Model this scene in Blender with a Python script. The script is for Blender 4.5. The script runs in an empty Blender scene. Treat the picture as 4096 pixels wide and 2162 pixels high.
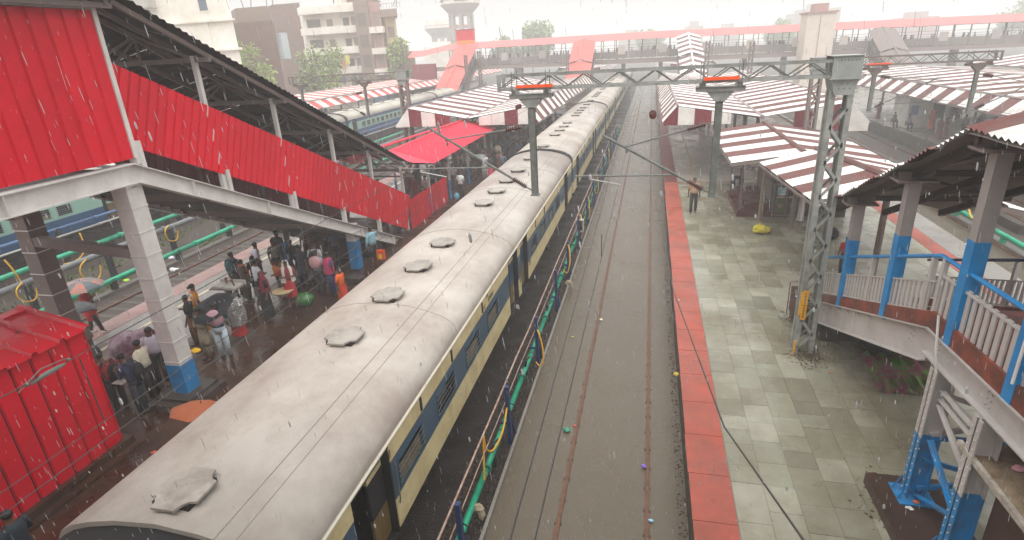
import bpy, bmesh, math, random
from mathutils import Vector, Matrix
R = random.Random(7)
D = bpy.data
S = bpy.context.scene
COL = S.collection
rad = math.radians

# ---------------------------------------------------------------- camera
CAMZ = 8.611
f_, pitch, roll, yaw = 2266.4, 0.37162, -0.05727, -0.24683
fw = Vector((math.sin(yaw)*math.cos(pitch), math.cos(yaw)*math.cos(pitch), -math.sin(pitch)))
r0 = Vector((math.cos(yaw), -math.sin(yaw), 0)); u0 = r0.cross(fw)
rv = math.cos(roll)*r0 + math.sin(roll)*u0; uv = rv.cross(fw)
cd = D.cameras.new('camera'); cam = D.objects.new('camera', cd); COL.objects.link(cam)
cd.sensor_width = 36; cd.lens = f_/4096*36; cd.clip_start = .05; cd.clip_end = 4000
m = Matrix.Identity(4)
for i in range(3):
    m[i][0], m[i][1], m[i][2] = rv[i], uv[i], -fw[i]
m.translation = (0, 0, CAMZ)
cam.matrix_world = m
S.camera = cam
# ---------------------------------------------------------------- sky, sun, exposure (overcast, raining)
W = D.worlds.new('World'); S.world = W; W.use_nodes = True
nt = W.node_tree; nt.nodes.clear()
sky = nt.nodes.new('ShaderNodeTexSky'); sky.sky_type = 'NISHITA'; sky.sun_disc = False
sky.sun_elevation = rad(58); sky.sun_rotation = rad(150); sky.dust_density = 6; sky.air_density = 1.0
hs = nt.nodes.new('ShaderNodeHueSaturation'); hs.inputs['Saturation'].default_value = .10
mixw = nt.nodes.new('ShaderNodeMixRGB'); mixw.inputs[0].default_value = .72; mixw.inputs[2].default_value = (9.5, 9.55, 9.6, 1)
bg = nt.nodes.new('ShaderNodeBackground'); bg.inputs[1].default_value = .13
wo = nt.nodes.new('ShaderNodeOutputWorld')
nt.links.new(sky.outputs[0], hs.inputs['Color']); nt.links.new(hs.outputs[0], mixw.inputs[1])
# CIE overcast sky: three times brighter overhead than at the horizon
wt = nt.nodes.new('ShaderNodeTexCoord'); wx = nt.nodes.new('ShaderNodeSeparateXYZ'); wr = nt.nodes.new('ShaderNodeMapRange')
wr.inputs[1].default_value = 0; wr.inputs[2].default_value = 1; wr.inputs[3].default_value = .44; wr.inputs[4].default_value = 1.26
wv = nt.nodes.new('ShaderNodeVectorMath'); wv.operation = 'SCALE'
nt.links.new(wt.outputs['Generated'], wx.inputs[0]); nt.links.new(wx.outputs['Z'], wr.inputs[0])
nt.links.new(mixw.outputs[0], wv.inputs[0]); nt.links.new(wr.outputs[0], wv.inputs['Scale'])
nt.links.new(wv.outputs[0], bg.inputs[0]); nt.links.new(bg.outputs[0], wo.inputs[0])
sl = D.lights.new('sun', 'SUN'); sl.energy = 0.5; sl.angle = rad(40); sl.color = (1, .97, .92)
so = D.objects.new('sun', sl); COL.objects.link(so)
so.rotation_euler = (rad(32), 0, rad(150-180))
vs = S.view_settings; vs.view_transform = 'Standard'; vs.look = 'None'; vs.gamma = 1; vs.exposure = 0.86
vs.use_curve_mapping = False
S.cycles.max_bounces = 12; S.cycles.volume_bounces = 8
HAZE = .0033

# ---------------------------------------------------------------- materials
def lin(c):
    if isinstance(c, str):
        c = tuple(int(c[i:i+2], 16)/255 for i in (0, 2, 4))
    return tuple(((v+.055)/1.055)**2.4 if v > .04045 else v/12.92 for v in c)
MATS = {}
def M(name, col, rough=.6, var=.18, scale=2.5, metal=0, dirt=None, damt=.5, dscale=1.2, bump=0, bscale=30, rvar=0, rnd=.0, stretch=None, spec=.5, world=False):
    if name in MATS: return MATS[name]
    m = D.materials.new(name); m.use_nodes = True; MATS[name] = m
    n = m.node_tree.nodes; l = m.node_tree.links; b = n['Principled BSDF']
    c = tuple(v*.98 for v in lin(col))
    tc = n.new('ShaderNodeTexCoord'); vec = tc.outputs['Object']
    if world: vec = n.new('ShaderNodeNewGeometry').outputs['Position']
    if stretch:
        mp = n.new('ShaderNodeMapping'); mp.inputs['Scale'].default_value = stretch
        l.new(vec, mp.inputs[0]); vec = mp.outputs[0]
    nz = n.new('ShaderNodeTexNoise'); nz.inputs['Scale'].default_value = scale; nz.inputs['Detail'].default_value = 6
    nz.inputs['Roughness'].default_value = .62
    l.new(vec, nz.inputs['Vector'])
    mx = n.new('ShaderNodeMixRGB')
    mx.inputs[1].default_value = tuple(max(0, v*(1-var*1.6)) for v in c)+(1,)
    mx.inputs[2].default_value = tuple(min(1, v*(1+var*1.6)) for v in c)+(1,)
    l.new(nz.outputs['Fac'], mx.inputs[0]); out = mx.outputs[0]
    if dirt:
        n2 = n.new('ShaderNodeTexNoise'); n2.inputs['Scale'].default_value = dscale; n2.inputs['Detail'].default_value = 8
        n2.inputs['Roughness'].default_value = .7
        l.new(vec, n2.inputs['Vector'])
        rp = n.new('ShaderNodeValToRGB'); rp.color_ramp.elements[0].position = .40; rp.color_ramp.elements[1].position = .64
        rp.color_ramp.elements[1].color = (damt, damt, damt, 1)
        l.new(n2.outputs['Fac'], rp.inputs[0])
        m2 = n.new('ShaderNodeMixRGB'); m2.inputs[2].default_value = tuple(v*.98 for v in lin(dirt))+(1,)
        l.new(rp.outputs[0], m2.inputs[0]); l.new(out, m2.inputs[1]); out = m2.outputs[0]
    if rnd:
        oi = n.new('ShaderNodeObjectInfo'); mr = n.new('ShaderNodeMapRange')
        mr.inputs[3].default_value = 1-rnd; mr.inputs[4].default_value = 1+rnd
        l.new(oi.outputs['Random'], mr.inputs[0])
        vm = n.new('ShaderNodeVectorMath'); vm.operation = 'SCALE'
        l.new(out, vm.inputs[0]); l.new(mr.outputs[0], vm.inputs['Scale']); out = vm.outputs[0]
    l.new(out, b.inputs['Base Color'])
    b.inputs['Roughness'].default_value = rough; b.inputs['Metallic'].default_value = metal
    b.inputs['Specular IOR Level'].default_value = spec
    if rvar:
        n3 = n.new('ShaderNodeTexNoise'); n3.inputs['Scale'].default_value = .7; n3.inputs['Detail'].default_value = 5
        l.new(vec, n3.inputs['Vector'])
        mr = n.new('ShaderNodeMapRange'); mr.inputs[1].default_value = .38; mr.inputs[2].default_value = .62
        mr.inputs[3].default_value = max(.03, rough-rvar); mr.inputs[4].default_value = min(1, rough+rvar)
        l.new(n3.outputs['Fac'], mr.inputs[0]); l.new(mr.outputs[0], b.inputs['Roughness'])
    if bump:
        n4 = n.new('ShaderNodeTexNoise'); n4.inputs['Scale'].default_value = bscale; n4.inputs['Detail'].default_value = 4
        l.new(vec, n4.inputs['Vector'])
        bp = n.new('ShaderNodeBump'); bp.inputs['Strength'].default_value = bump; bp.inputs['Distance'].default_value = .05
        l.new(n4.outputs['Fac'], bp.inputs['Height']); l.new(bp.outputs[0], b.inputs['Normal'])
    return m

RED = M('red_sheet', 'd80f2a', .5, .16, .9, dirt='a30d1b', damt=.6, dscale=.9, rnd=.10, spec=.18, rvar=.12)
REDF = M('red_sheet_faded', 'd8304a', .5, .12, .8, rnd=.06, spec=.25)
REDB = M('red_bridge_sheet', 'cf5a50', .5, .1, .5, rnd=.05)
SALM = M('salmon_sheet', 'd06a66', .5, .1, .5)
WHT = M('white_sheet', 'e6e4de', .45, .08, 1.5, dirt='94867f', damt=.6, dscale=1.1, rnd=.07, world=True)
WHTP = M('white_panel', 'e4e1da', .5, .06, 1.5, dirt='b9aea4', damt=.5, rnd=.03)
MAR = M('maroon_sheet', '6e3f3b', .6, .15, 2, dirt='665752', damt=.85, dscale=1.2, rnd=.1, spec=.25)  # grey dirt tone is wet glare put into the colour
MARP = M('maroon_panel', '74202b', .55, .15, 2, rnd=.05, spec=.2)
RWR = M('red_stripe_sheet', 'b94a42', .5, .1, 1.5, rnd=.05)
DARKU = M('dark_underside', '3a332e', .85, .2, 2, spec=.1)
STEEL = M('grey_painted_steel', 'b9b3ae', .45, .1, 2, dirt='8d8580', damt=.4)
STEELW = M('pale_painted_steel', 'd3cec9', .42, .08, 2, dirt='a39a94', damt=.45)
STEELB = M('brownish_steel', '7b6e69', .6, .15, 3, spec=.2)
STEELG = M('green_grey_steel', '999b95', .45, .14, 4, dirt='5b5c54', damt=.6, dscale=3)
STEELGD = M('dark_grey_steel', '6d706a', .5, .18, 5, dirt='45443c', damt=.6, dscale=4)
BLU = M('blue_paint', '1284c0', .45, .12, 3, dirt='0f5c98', damt=.5, dscale=4)
BLUD = M('dark_blue_paint', '15305c', .4, .2, 5)
CYB = M('sky_blue_paint', '0f86c4', .45, .12, 4, dirt='5b5148', damt=.5, dscale=2.5)
ORG = M('orange_plastic', 'f0561c', .4, .06)
RUST = M('rust_brown', '5c3a2a', .75, .3, 6, dirt='2c1d17', damt=.8, dscale=5)
RAIL = M('rail_steel', '72503f', .6, .25, 10, dirt='4d3527', damt=.7, dscale=6, spec=.2)
CONC = M('wet_concrete', '918c83', .4, .12, 2, dirt='6b6259', damt=.7, dscale=.8, rvar=.2)
CONCD = M('dark_concrete', '4d443c', .55, .25, 3, dirt='2c2620', damt=.7)
MUD = M('wet_mud_platform', '4a3022', .38, .3, 1.1, dirt='241812', damt=.75, dscale=.6, rvar=.28, bump=.15, bscale=9, spec=.35)
BALL = M('wet_ballast', '291e17', .6, .5, 14, dirt='1e1814', damt=.8, dscale=3, bump=1.0, bscale=22, rvar=.25)
GRND = M('dark_ground', '4a4139', .75, .3, .8, dirt='33402a', damt=.5, dscale=.15)
YARD = M('yard_soil', '41352c', .7, .4, 3, dirt='3a3026', damt=.7, dscale=1, bump=.6, bscale=14)
GRASSM = M('wet_grass', '4d6424', .7, .4, 5, rnd=.2)
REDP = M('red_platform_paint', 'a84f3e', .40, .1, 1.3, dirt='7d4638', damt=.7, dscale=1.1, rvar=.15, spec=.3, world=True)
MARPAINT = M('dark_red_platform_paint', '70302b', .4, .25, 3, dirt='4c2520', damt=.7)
PINKP = M('faded_pink_paint', '96706a', .4, .12, 1.5, dirt='7d6862', damt=.6, rvar=.2)
LINEW = M('cream_line_paint', 'c9bda2', .45, .1, 2, dirt='8f8574', damt=.6)
LINEY = M('faded_yellow_line', '9a835f', .5, .15, 2)
TILES = [M('slate_tile_%s' % k, c, .28, .14, 2.2, dirt='63553f', damt=.6, dscale=.45, rvar=.18, rnd=.06, spec=.4, world=True)
         for k, c in (('grey_green', '908f7d'), ('pale', '9c9a89'), ('dark', '817f6e'), ('olive', '8a8775'))]
TILED = M('tile_bed', '6c6a5c', .35, .2, 1.5, rvar=.2)
CREAM = M('coach_cream', 'd2c294', .42, .07, 1.2, dirt='9c8450', damt=.5, dscale=1.8)
NAVY = M('coach_navy', '2f4d68', .3, .25, 2, dirt='1f4448', damt=.6, dscale=2)
ROOFC = M('coach_roof', 'bab2a8', .45, .07, .9, dirt='8d7d73', damt=.7, dscale=.5, stretch=(1.1, .8, 1), spec=.35)
GUT = M('coach_gutter', 'd8d0c0', .5, .1, 2)
RUB = M('black_rubber', '111110', .8, .25, 4)
DKIN = M('dark_interior', '1a1613', .7, .3, 3)
BROWNST = M('brown_streaked_panel', '6b5530', .5, .5, 4, stretch=(1, 8, .6))
GLASS = M('dark_window_glass', '2c3438', .08, .2, 1, spec=.8)
UNDER = M('underframe', '2b231e', .7, .35, 6)
SILV = M('bare_steel', '9a9a98', .3, .1, 4, metal=.8)
MINT = M('coach_mint', '8db3a4', .38, .08, 1.5)
DBLU = M('coach_blue', '224a70', .38, .12, 1.5)
GRNP = M('green_pipe', '18a880', .32, .12, 3, dirt='0f6a52', damt=.6, dscale=2.4)
GRYP = M('grey_pipe', '6f7274', .45, .15, 3)
BLUP = M('blue_pipe', '46648c', .45, .12, 3)
YEL = M('yellow_hose', 'd9a21e', .4, .12, 5)
BLKP = M('dark_post', '20282b', .55, .25, 4)
INSU = M('brown_insulator', '5a2b20', .25, .15, 6)
WIRE = M('dark_wire', '3c3834', .5, .1)
WALLW = M('white_plaster', 'f2ece0', .8, .07, .4, dirt='b7a890', damt=.5, dscale=.25)
BRICK = M('brick_wall', '7d6052', .85, .2, 1.5, dirt='66544a', damt=.6, dscale=.3)
BRICKP = M('brown_plaster', '8f7c6c', .85, .14, .6, dirt='75675c', damt=.6, dscale=.3)
PINKW = M('pink_plaster', 'a8837c', .8, .08, .5)
YELW = M('yellow_plaster', 'cdb98c', .8, .08, .5)
TOWC = M('tower_concrete', 'a9a399', .8, .1, .3)
SKINM = M('brown_skin', '6b4330', .5, .1, 8, rnd=.12)
HAIRM = M('black_hair', '14110f', .45, .2, 12)
BLK = M('black_cloth', '1b1b1f', .75, .25, 6)
LEAF = [M('leaf_%s' % k, c, .55, .3, 6, rnd=.2) for k, c in (('mid', '6f8838'), ('light', '9fb257'), ('dark', '4a6230'))]
BARK = M('bark', '4d4036', .85, .3, 6)
WATER = M('flood_water', '5e5343', .22, .18, 40, dirt='4e4437', damt=.35, dscale=.10, bump=.32, bscale=26, rvar=.06, spec=.4)
def cloth(hexc, rough=.75):
    return M('cloth_'+hexc, hexc, rough, .14, 7)

# ---------------------------------------------------------------- mesh builder
class MB:
    def __init__(s): s.v = []; s.f = []; s.mi = []; s.cur = 0
    def add(s, vs, fs):
        o = len(s.v); s.v += [tuple(v) for v in vs]
        for f in fs: s.f.append(tuple(i+o for i in f)); s.mi.append(s.cur)
    def box(s, x0, x1, y0, y1, z0, z1):
        s.add([(x, y, z) for z in (z0, z1) for y in (y0, y1) for x in (x0, x1)],
              [(0, 2, 3, 1), (4, 5, 7, 6), (0, 1, 5, 4), (2, 6, 7, 3), (0, 4, 6, 2), (1, 3, 7, 5)]); return s
    def cbox(s, c, d): return s.box(c[0]-d[0]/2, c[0]+d[0]/2, c[1]-d[1]/2, c[1]+d[1]/2, c[2]-d[2]/2, c[2]+d[2]/2)
    def frame(s, p0, p1, up=(0, 0, 1)):
        p0 = Vector(p0); p1 = Vector(p1); d = (p1-p0).normalized(); up = Vector(up)
        if abs(d.dot(up)) > .98: up = Vector((0, 1, 0)) if abs(d.y) < .9 else Vector((1, 0, 0))
        a = d.cross(up).normalized(); b = a.cross(d).normalized(); return p0, p1, a, b
    def bar(s, p0, p1, w, h=None, up=(0, 0, 1)):
        h = w if h is None else h
        p0, p1, a, b = s.frame(p0, p1, up)
        q = [p+a*(w/2*i)+b*(h/2*j) for p in (p0, p1) for i, j in ((-1, -1), (1, -1), (1, 1), (-1, 1))]
        s.add(q, [(3, 2, 1, 0), (4, 5, 6, 7), (0, 1, 5, 4), (1, 2, 6, 5), (2, 3, 7, 6), (3, 0, 4, 7)]); return s
    def tube(s, pts, r, n=8, caps=True):
        pts = [Vector(p) for p in pts]; rs = r if isinstance(r, (list, tuple)) else [r]*len(pts)
        V = []; prev = None
        for i, p in enumerate(pts):
            d = (pts[min(i+1, len(pts)-1)]-pts[max(i-1, 0)]).normalized()
            if prev is None:
                up = Vector((0, 0, 1)) if abs(d.z) < .9 else Vector((0, 1, 0)); a = d.cross(up).normalized()
            else:
                a = (prev-d*prev.dot(d)).normalized()
            prev = a; b = d.cross(a)
            V += [p+(a*math.cos(t)+b*math.sin(t))*rs[i] for t in [2*math.pi*k/n for k in range(n)]]
        F = [(i*n+k, i*n+(k+1) % n, (i+1)*n+(k+1) % n, (i+1)*n+k) for i in range(len(pts)-1) for k in range(n)]
        if caps: F += [tuple(range(n-1, -1, -1)), tuple((len(pts)-1)*n+k for k in range(n))]
        s.add(V, F); return s
    def loft(s, rings, caps=True):      # rings: (cx,cy,cz,rx,ry)
        n = 12; V = []
        for cx, cy, cz, rx, ry in rings:
            V += [(cx+rx*math.cos(2*math.pi*k/n), cy+ry*math.sin(2*math.pi*k/n), cz) for k in range(n)]
        F = [(i*n+k, i*n+(k+1) % n, (i+1)*n+(k+1) % n, (i+1)*n+k) for i in range(len(rings)-1) for k in range(n)]
        if caps: F += [tuple(range(n-1, -1, -1)), tuple((len(rings)-1)*n+k for k in range(n))]
        s.add(V, F); return s
    def prism(s, poly, ext):            # poly: list of 3D points, ext vector
        n = len(poly); e = Vector(ext); P = [Vector(p) for p in poly]
        s.add(P+[p+e for p in P], [tuple(range(n-1, -1, -1)), tuple(range(n, 2*n))]+[(k, (k+1) % n, n+(k+1) % n, n+k) for k in range(n)]); return s
    def quad(s, a, b, c, d): s.add([a, b, c, d], [(0, 1, 2, 3)]); return s
    def ball(s, c, rx, ry=None, rz=None, n=10, m=7, jit=0, rr=None):
        ry = rx if ry is None else ry; rz = rx if rz is None else rz
        V = [(c[0], c[1], c[2]-rz)]
        for i in range(1, m):
            t = math.pi*i/m
            for k in range(n):
                p = 2*math.pi*k/n; j = 1+(rr.uniform(-jit, jit) if jit else 0)
                V.append((c[0]+rx*j*math.sin(t)*math.cos(p), c[1]+ry*j*math.sin(t)*math.sin(p), c[2]-rz*j*math.cos(t)))
        V.append((c[0], c[1], c[2]+rz))
        F = [(0, 1+(k+1) % n, 1+k) for k in range(n)]
        F += [(1+i*n+k, 1+i*n+(k+1) % n, 1+(i+1)*n+(k+1) % n, 1+(i+1)*n+k) for i in range(m-2) for k in range(n)]
        L = len(V)-1; F += [(L, 1+(m-2)*n+k, 1+(m-2)*n+(k+1) % n) for k in range(n)]
        s.add(V, F); return s
    def mesh(s, name, mats, off=(0, 0, 0), smooth=False):
        me = D.meshes.new(name); ox, oy, oz = off
        me.from_pydata([(x-ox, y-oy, z-oz) for x, y, z in s.v], [], s.f)
        for mm in (mats if isinstance(mats, (list, tuple)) else [mats]): me.materials.append(mm)
        me.polygons.foreach_set('material_index', s.mi)
        if smooth: me.polygons.foreach_set('use_smooth', [True]*len(s.f))
        me.update(); return me

def tag(o, label=None, cat=None, group=None, kind=None):
    if label: o['label'] = label
    if cat: o['category'] = cat
    if group: o['group'] = group
    if kind: o['kind'] = kind
    return o
OFF = {}
def link(o, parent=None):
    COL.objects.link(o)
    if parent is not None: o.parent = parent; OFF[o.name] = OFF.get(parent.name, (0, 0, 0))
    return o
def thing(name, label, cat, loc=(0, 0, 0), group=None):
    o = D.objects.new(name, None); o.empty_display_size = .2; o.location = loc; link(o); OFF[o.name] = tuple(loc)
    return tag(o, label, cat, group)
def part(name, mb, mats, parent, label=None, smooth=False, kind=None):
    o = D.objects.new(name, mb.mesh(name, mats, OFF[parent.name], smooth)); link(o, parent)
    return tag(o, label, kind=kind)
def solo(name, mb, mats, label, cat, group=None, smooth=False, kind=None, loc=None):
    if loc is None:
        xs = [v[0] for v in mb.v]; ys = [v[1] for v in mb.v]; zs = [v[2] for v in mb.v]
        loc = ((min(xs)+max(xs))/2, (min(ys)+max(ys))/2, min(zs))
    o = D.objects.new(name, mb.mesh(name, mats, loc, smooth)); o.location = loc; link(o); OFF[o.name] = tuple(loc)
    return tag(o, label, cat, group, kind)
def struct(name, mb, mats, smooth=False, kind='structure'):
    o = D.objects.new(name, mb.mesh(name, mats, (0, 0, 0), smooth)); link(o); OFF[o.name] = (0, 0, 0)
    o['kind'] = kind; return o
def inst(name, me, mw, parent):
    o = D.objects.new(name, me); link(o, parent)
    o.matrix_basis = Matrix.Translation(Vector(OFF[parent.name])*-1) @ mw
    return o
def copy_tree(o, parent=None):
    c = o.copy(); COL.objects.link(c)
    if parent is not None: c.parent = parent
    for ch in o.children: copy_tree(ch, c)
    return c
def text(name, body, size, mat, mw, parent, depth=.002):
    cu = D.curves.new(name, 'FONT'); cu.body = body; cu.size = size; cu.extrude = depth; cu.align_x = 'LEFT'
    cu.materials.append(mat); tmp = D.objects.new('lettering_tmp', cu); COL.objects.link(tmp)
    me = D.meshes.new_from_object(tmp.evaluated_get(bpy.context.evaluated_depsgraph_get())); D.objects.remove(tmp)
    o = D.objects.new(name, me); link(o, parent)
    o.matrix_basis = Matrix.Translation(Vector(OFF[parent.name])*-1) @ mw
    return o
def basis(o, u, v, n=None):
    u = Vector(u); v = Vector(v); n = Vector(n) if n is not None else u.cross(v).normalized()
    return Matrix(((u.x, v.x, n.x, o[0]), (u.y, v.y, n.y, o[1]), (u.z, v.z, n.z, o[2]), (0, 0, 0, 1)))
SHEETS = {}
def sheet_mesh(w, l, ribs, h, mat, kind='wave'):
    k = (round(w, 3), round(l, 3), ribs, h, mat.name, kind)
    if k in SHEETS: return SHEETS[k]
    prof = []
    if kind == 'wave':
        n = ribs*4
        prof = [(w*i/n, h*.5*(1-math.cos(2*math.pi*i/4))*1.0) for i in range(n+1)]
    else:
        p = w/ribs
        for i in range(ribs):
            prof += [(i*p, 0), (i*p+p*.74, 0), (i*p+p*.80, h), (i*p+p*.93, h)]
        prof.append((w, 0))
    if kind == 'groove':
        p = w/ribs; prof = []
        for i in range(ribs): prof += [(i*p, 0), (i*p+p-.06, 0), (i*p+p-.045, -h), (i*p+p-.02, -h)]
        prof.append((w, 0))
    mb = MB(); V = []; t = .004
    for x, z in prof: V += [(x, 0, z), (x, l, z)]
    F = [(2*i, 2*i+2, 2*i+3, 2*i+1) for i in range(len(prof)-1)]
    mb.add(V, F)
    me = mb.mesh('sheet', mat); SHEETS[k] = me
    return me
def sheet_run(parent, name, p0, u, total, v, length, width, mats, ribs=5, h=.03, kind='wave', start=0, jit=0):
    """sheets side by side along unit vector u from p0, each running along unit vector v."""
    u = Vector(u).normalized(); v = Vector(v).normalized(); n = max(1, round(total/width)); w = total/n; nn = u.cross(v).normalized()
    for i in range(n):
        me = sheet_mesh(w, length, ribs, h, mats[(i+start) % len(mats)], kind)
        dv = R.uniform(-jit, jit)
        inst(name, me, basis(Vector(p0)+u*(w*i)+v*dv+nn*(.004*(i % 2)), u, v, nn), parent)
def catenary(p0, p1, sag, n=14):
    p0 = Vector(p0); p1 = Vector(p1)
    return [p0.lerp(p1, i/n)-Vector((0, 0, sag*4*(i/n)*(1-i/n))) for i in range(n+1)]
# ================================================================ SETTING
g = MB(); g.box(-900, 900, -300, 1300, -.5, -.16); struct('ground', g, GRND)
g = MB(); g.box(-7.06, -2.80, -8, 130, -.155, -.05); struct('ballast', g, BALL)
g = MB(); g.box(-35, -17.60, -8, 130, -.158, -.06); struct('yard_ground', g, YARD)
def water_sheet(name, x0, x1, y0, y1, z):
    g = MB(); g.quad((x0, y0, z), (x1, y0, z), (x1, y1, z), (x0, y1, z)); return struct(name, g, WATER)
water_sheet('water', -2.80, .972, -8, 130, -.024)
water_sheet('water', 11.76, 14.2, -8, 130, -.018)
g = MB(); g.box(-2.86, -2.79, -8, 130, -.15, .07); struct('kerb', g, M('kerb_concrete', '7f7970', .5, .2, 3))
g = MB(); g.box(14.2, 14.5, -8, 130, -.15, .12); struct('kerb', g, M('kerb_concrete2', '77716a', .5, .2, 3))
g = MB(); g.box(-21.95, -21.6, -8, 130, -.15, .06); struct('kerb', g, M('kerb_concrete3', '6b645c', .5, .2, 3))
# rails
def rail_mb(x, y0, y1):
    m = MB()
    m.box(x-.038, x+.038, y0, y1, -.04, .006); m.box(x-.01, x+.01, y0, y1, -.11, -.035); m.box(x-.07, x+.07, y0, y1, -.13, -.11); return m
def track(xl, y0, y1, sleepers=None):
    b = MB(); b.box(xl-.1, xl+1.776, y0, y1, -.158, -.131)
    t = struct('railway_track', b, CONCD)
    part('rail', rail_mb(xl, y0, y1), RAIL, t); part('rail', rail_mb(xl+1.676, y0, y1), RAIL, t)
    if sleepers:
        sm = MB().box(-.53-.838, .53+.838, -.12, .12, -.02, .05).mesh('sleeper', CONCD)
        y = sleepers[0]
        while y < sleepers[1]:
            inst('sleeper', sm, Matrix.Translation((xl+.838, y, -.10)), t); y += .62
    return t
track(-1.472, -8, 130)
tb = track(-6.24, -8, 130)
track(-20.52, -8, 130, (8, 60))
track(-30.76, -8, 130)
track(12.46, -8, 130)
track(16.9, -8, 130)
cl = MB()
for xr in (-1.472, .204):
    y = 4.0
    while y < 30:
        for s in (-1, 1): cl.box(xr+s*.055-.02, xr+s*.055+.02, y-.03, y+.03, -.04, -.019)
        y += .62
part('rail_clips', cl, UNDER, D.objects['railway_track'], kind='stuff')
# platforms
def platform(x0, x1, y0, y1, mat, wallmat=CONCD, ztop=.83):
    g = MB(); g.box(x0, x1, y0, y1, -.15, ztop); p = struct('platform', g, [wallmat, mat])
    p.data.polygons[1].material_index = 1
    return p
pr = platform(.98, 11.76, -8, 130, TILED)
pl = platform(-17.55, -7.06, -8, 130, MUD)
pf = platform(-44, -31.62, -8, 130, CONC)
p3 = platform(19.6, 31, -8, 130, CONC)
def strip(x0, x1, y0, y1, mat, parent, name='edge_strip', z=.83, t=.006, label=None):
    g = MB(); g.box(x0, x1, y0, y1, z-.02, z+t); return part(name, g, mat, parent, label)
# red edge strip in cast slabs with fine joints
y = -4.0
while y < 33.9:
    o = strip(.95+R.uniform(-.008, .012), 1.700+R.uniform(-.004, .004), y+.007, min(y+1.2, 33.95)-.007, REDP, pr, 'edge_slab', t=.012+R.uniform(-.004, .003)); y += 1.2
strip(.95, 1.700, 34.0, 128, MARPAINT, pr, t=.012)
strip(1.703, 10.2, 33.94, 34.06, REDP, pr, 'painted_line', t=.02)
strip(1.703, 11.76, 34.1, 128, M('wet_grey_paving', 'a19a8f', .22, .08, 1, dirt='857d72', damt=.45, dscale=.25, rvar=.12), pr, 'paving', t=.010)
strip(2.75, 2.85, 34.2, 60, LINEY, pr, 'painted_line', t=.016)
strip(10.25, 10.82, -4, 60, REDP, pr, 'edge_strip', t=.014)
strip(10.83, 11.78, -4, 60, M('wet_grey_edge', '7c776f', .25, .12, 1, rvar=.15), pr, 'edge_strip', t=.012)
# slate tiles: the ones that show largest are parts, the rest one part
cells = []
x = 1.712; c = 0
while x < 10.2:
    w = .55; y = -3+R.uniform(0, .6)
    while y < 33.8:
        l = .65*R.choice((1, 1, 1, 1.5, .75)); l = min(l, 33.92-y)
        if l > .1: cells.append((x, y, min(w, 10.24-x), l, c))
        y += l
    x += w; c += 1
def vis(t):
    cx, cy = t[0]+t[2]/2, t[1]+t[3]/2
    hidden = (cx > 4.3 and cy < 17) or cy < 5.0 or (cx > 3.3 and cy > 27) or (cx > 7.3 and cy < 19.5)
    return (1000 if hidden else 0)+math.hypot(cx, cy)
cells.sort(key=vis)
bym = [MB() for _ in range(4)]
def tilemat(cx, cy):
    q = R.random()
    return 1 if q < .30 else 0 if q < .66 else 3 if q < .84 else 2
tm = {}
for i, (x, y, w, l, c) in enumerate(cells):
    k = tilemat(x, y); zt = .842+R.uniform(-.0025, .0025)
    if i < 295:
        key = (round(w, 3), round(l, 3), k)
        if key not in tm:
            tm[key] = MB().box(.003, w-.003, .003, l-.003, -.02, 0).mesh('paving_tile', TILES[k])
        o = inst('paving_tile', tm[key], Matrix.Translation((x, y, zt)) @ Matrix.Rotation(R.uniform(-.003, .003), 4, 'X'), pr)
    else: bym[k].box(x+.003, x+w-.003, y+.003, y+l-.003, .82, zt)
for k in range(4): part('paving_tiles_far', bym[k], TILES[k], pr, kind='stuff')
# left platform markings
strip(-17.50, -16.68, -4, 60, PINKP, pl, t=.012)
strip(-16.66, -15.9, -4, 60, M('wet_grey_platform', '7f7872', .25, .12, 1, dirt='655d55', damt=.6, rvar=.16), pl, 'paving', t=.010)
strip(-15.9, -15.74, -4, 17.4, LINEW, pl, 'painted_line', t=.014)
strip(-15.9, -15.74, 19.5, 40, LINEW, pl, 'painted_line', t=.014)
strip(-15.72, -13.6, -4, 36, M('wet_grey_platform2', '77706a', .28, .14, .8, dirt='5c5048', damt=.75, dscale=.5, rvar=.18), pl, 'paving', t=.009)
strip(-7.75, -7.03, -8, 90, M('worn_red_edge', '5e3029', .4, .3, 2, dirt='43302a', damt=.8), pl, t=.012)
# muddy apron and dirt round the mast and pier
SILT = M('silt', '4d3d2e', .4, .3, 6, spec=.2)
for (cx, cy, rx, ry, s) in ((4.2, 14.1, .55, .7, 1), (4.75, 24.5, .5, .6, 2), (4.3, 16.2, .5, .9, 3), (4.35, 9.0, .55, .8, 4)):
    rr = random.Random(s); g = MB()
    for _ in range(650):
        a = rr.uniform(0, 6.28); q = abs(rr.gauss(0, .5)); x = cx+rx*q*math.cos(a); y = cy+ry*q*math.sin(a); r = rr.uniform(.006, .035)
        g.add([(x+r*math.cos(k*1.05)*rr.uniform(.5, 1.2), y+r*math.sin(k*1.05)*rr.uniform(.5, 1.2), .8475+rr.uniform(0, .002)) for k in range(6)], [(0, 1, 2, 3, 4, 5)])
    part('silt', g, SILT, pr, kind='stuff')
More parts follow.
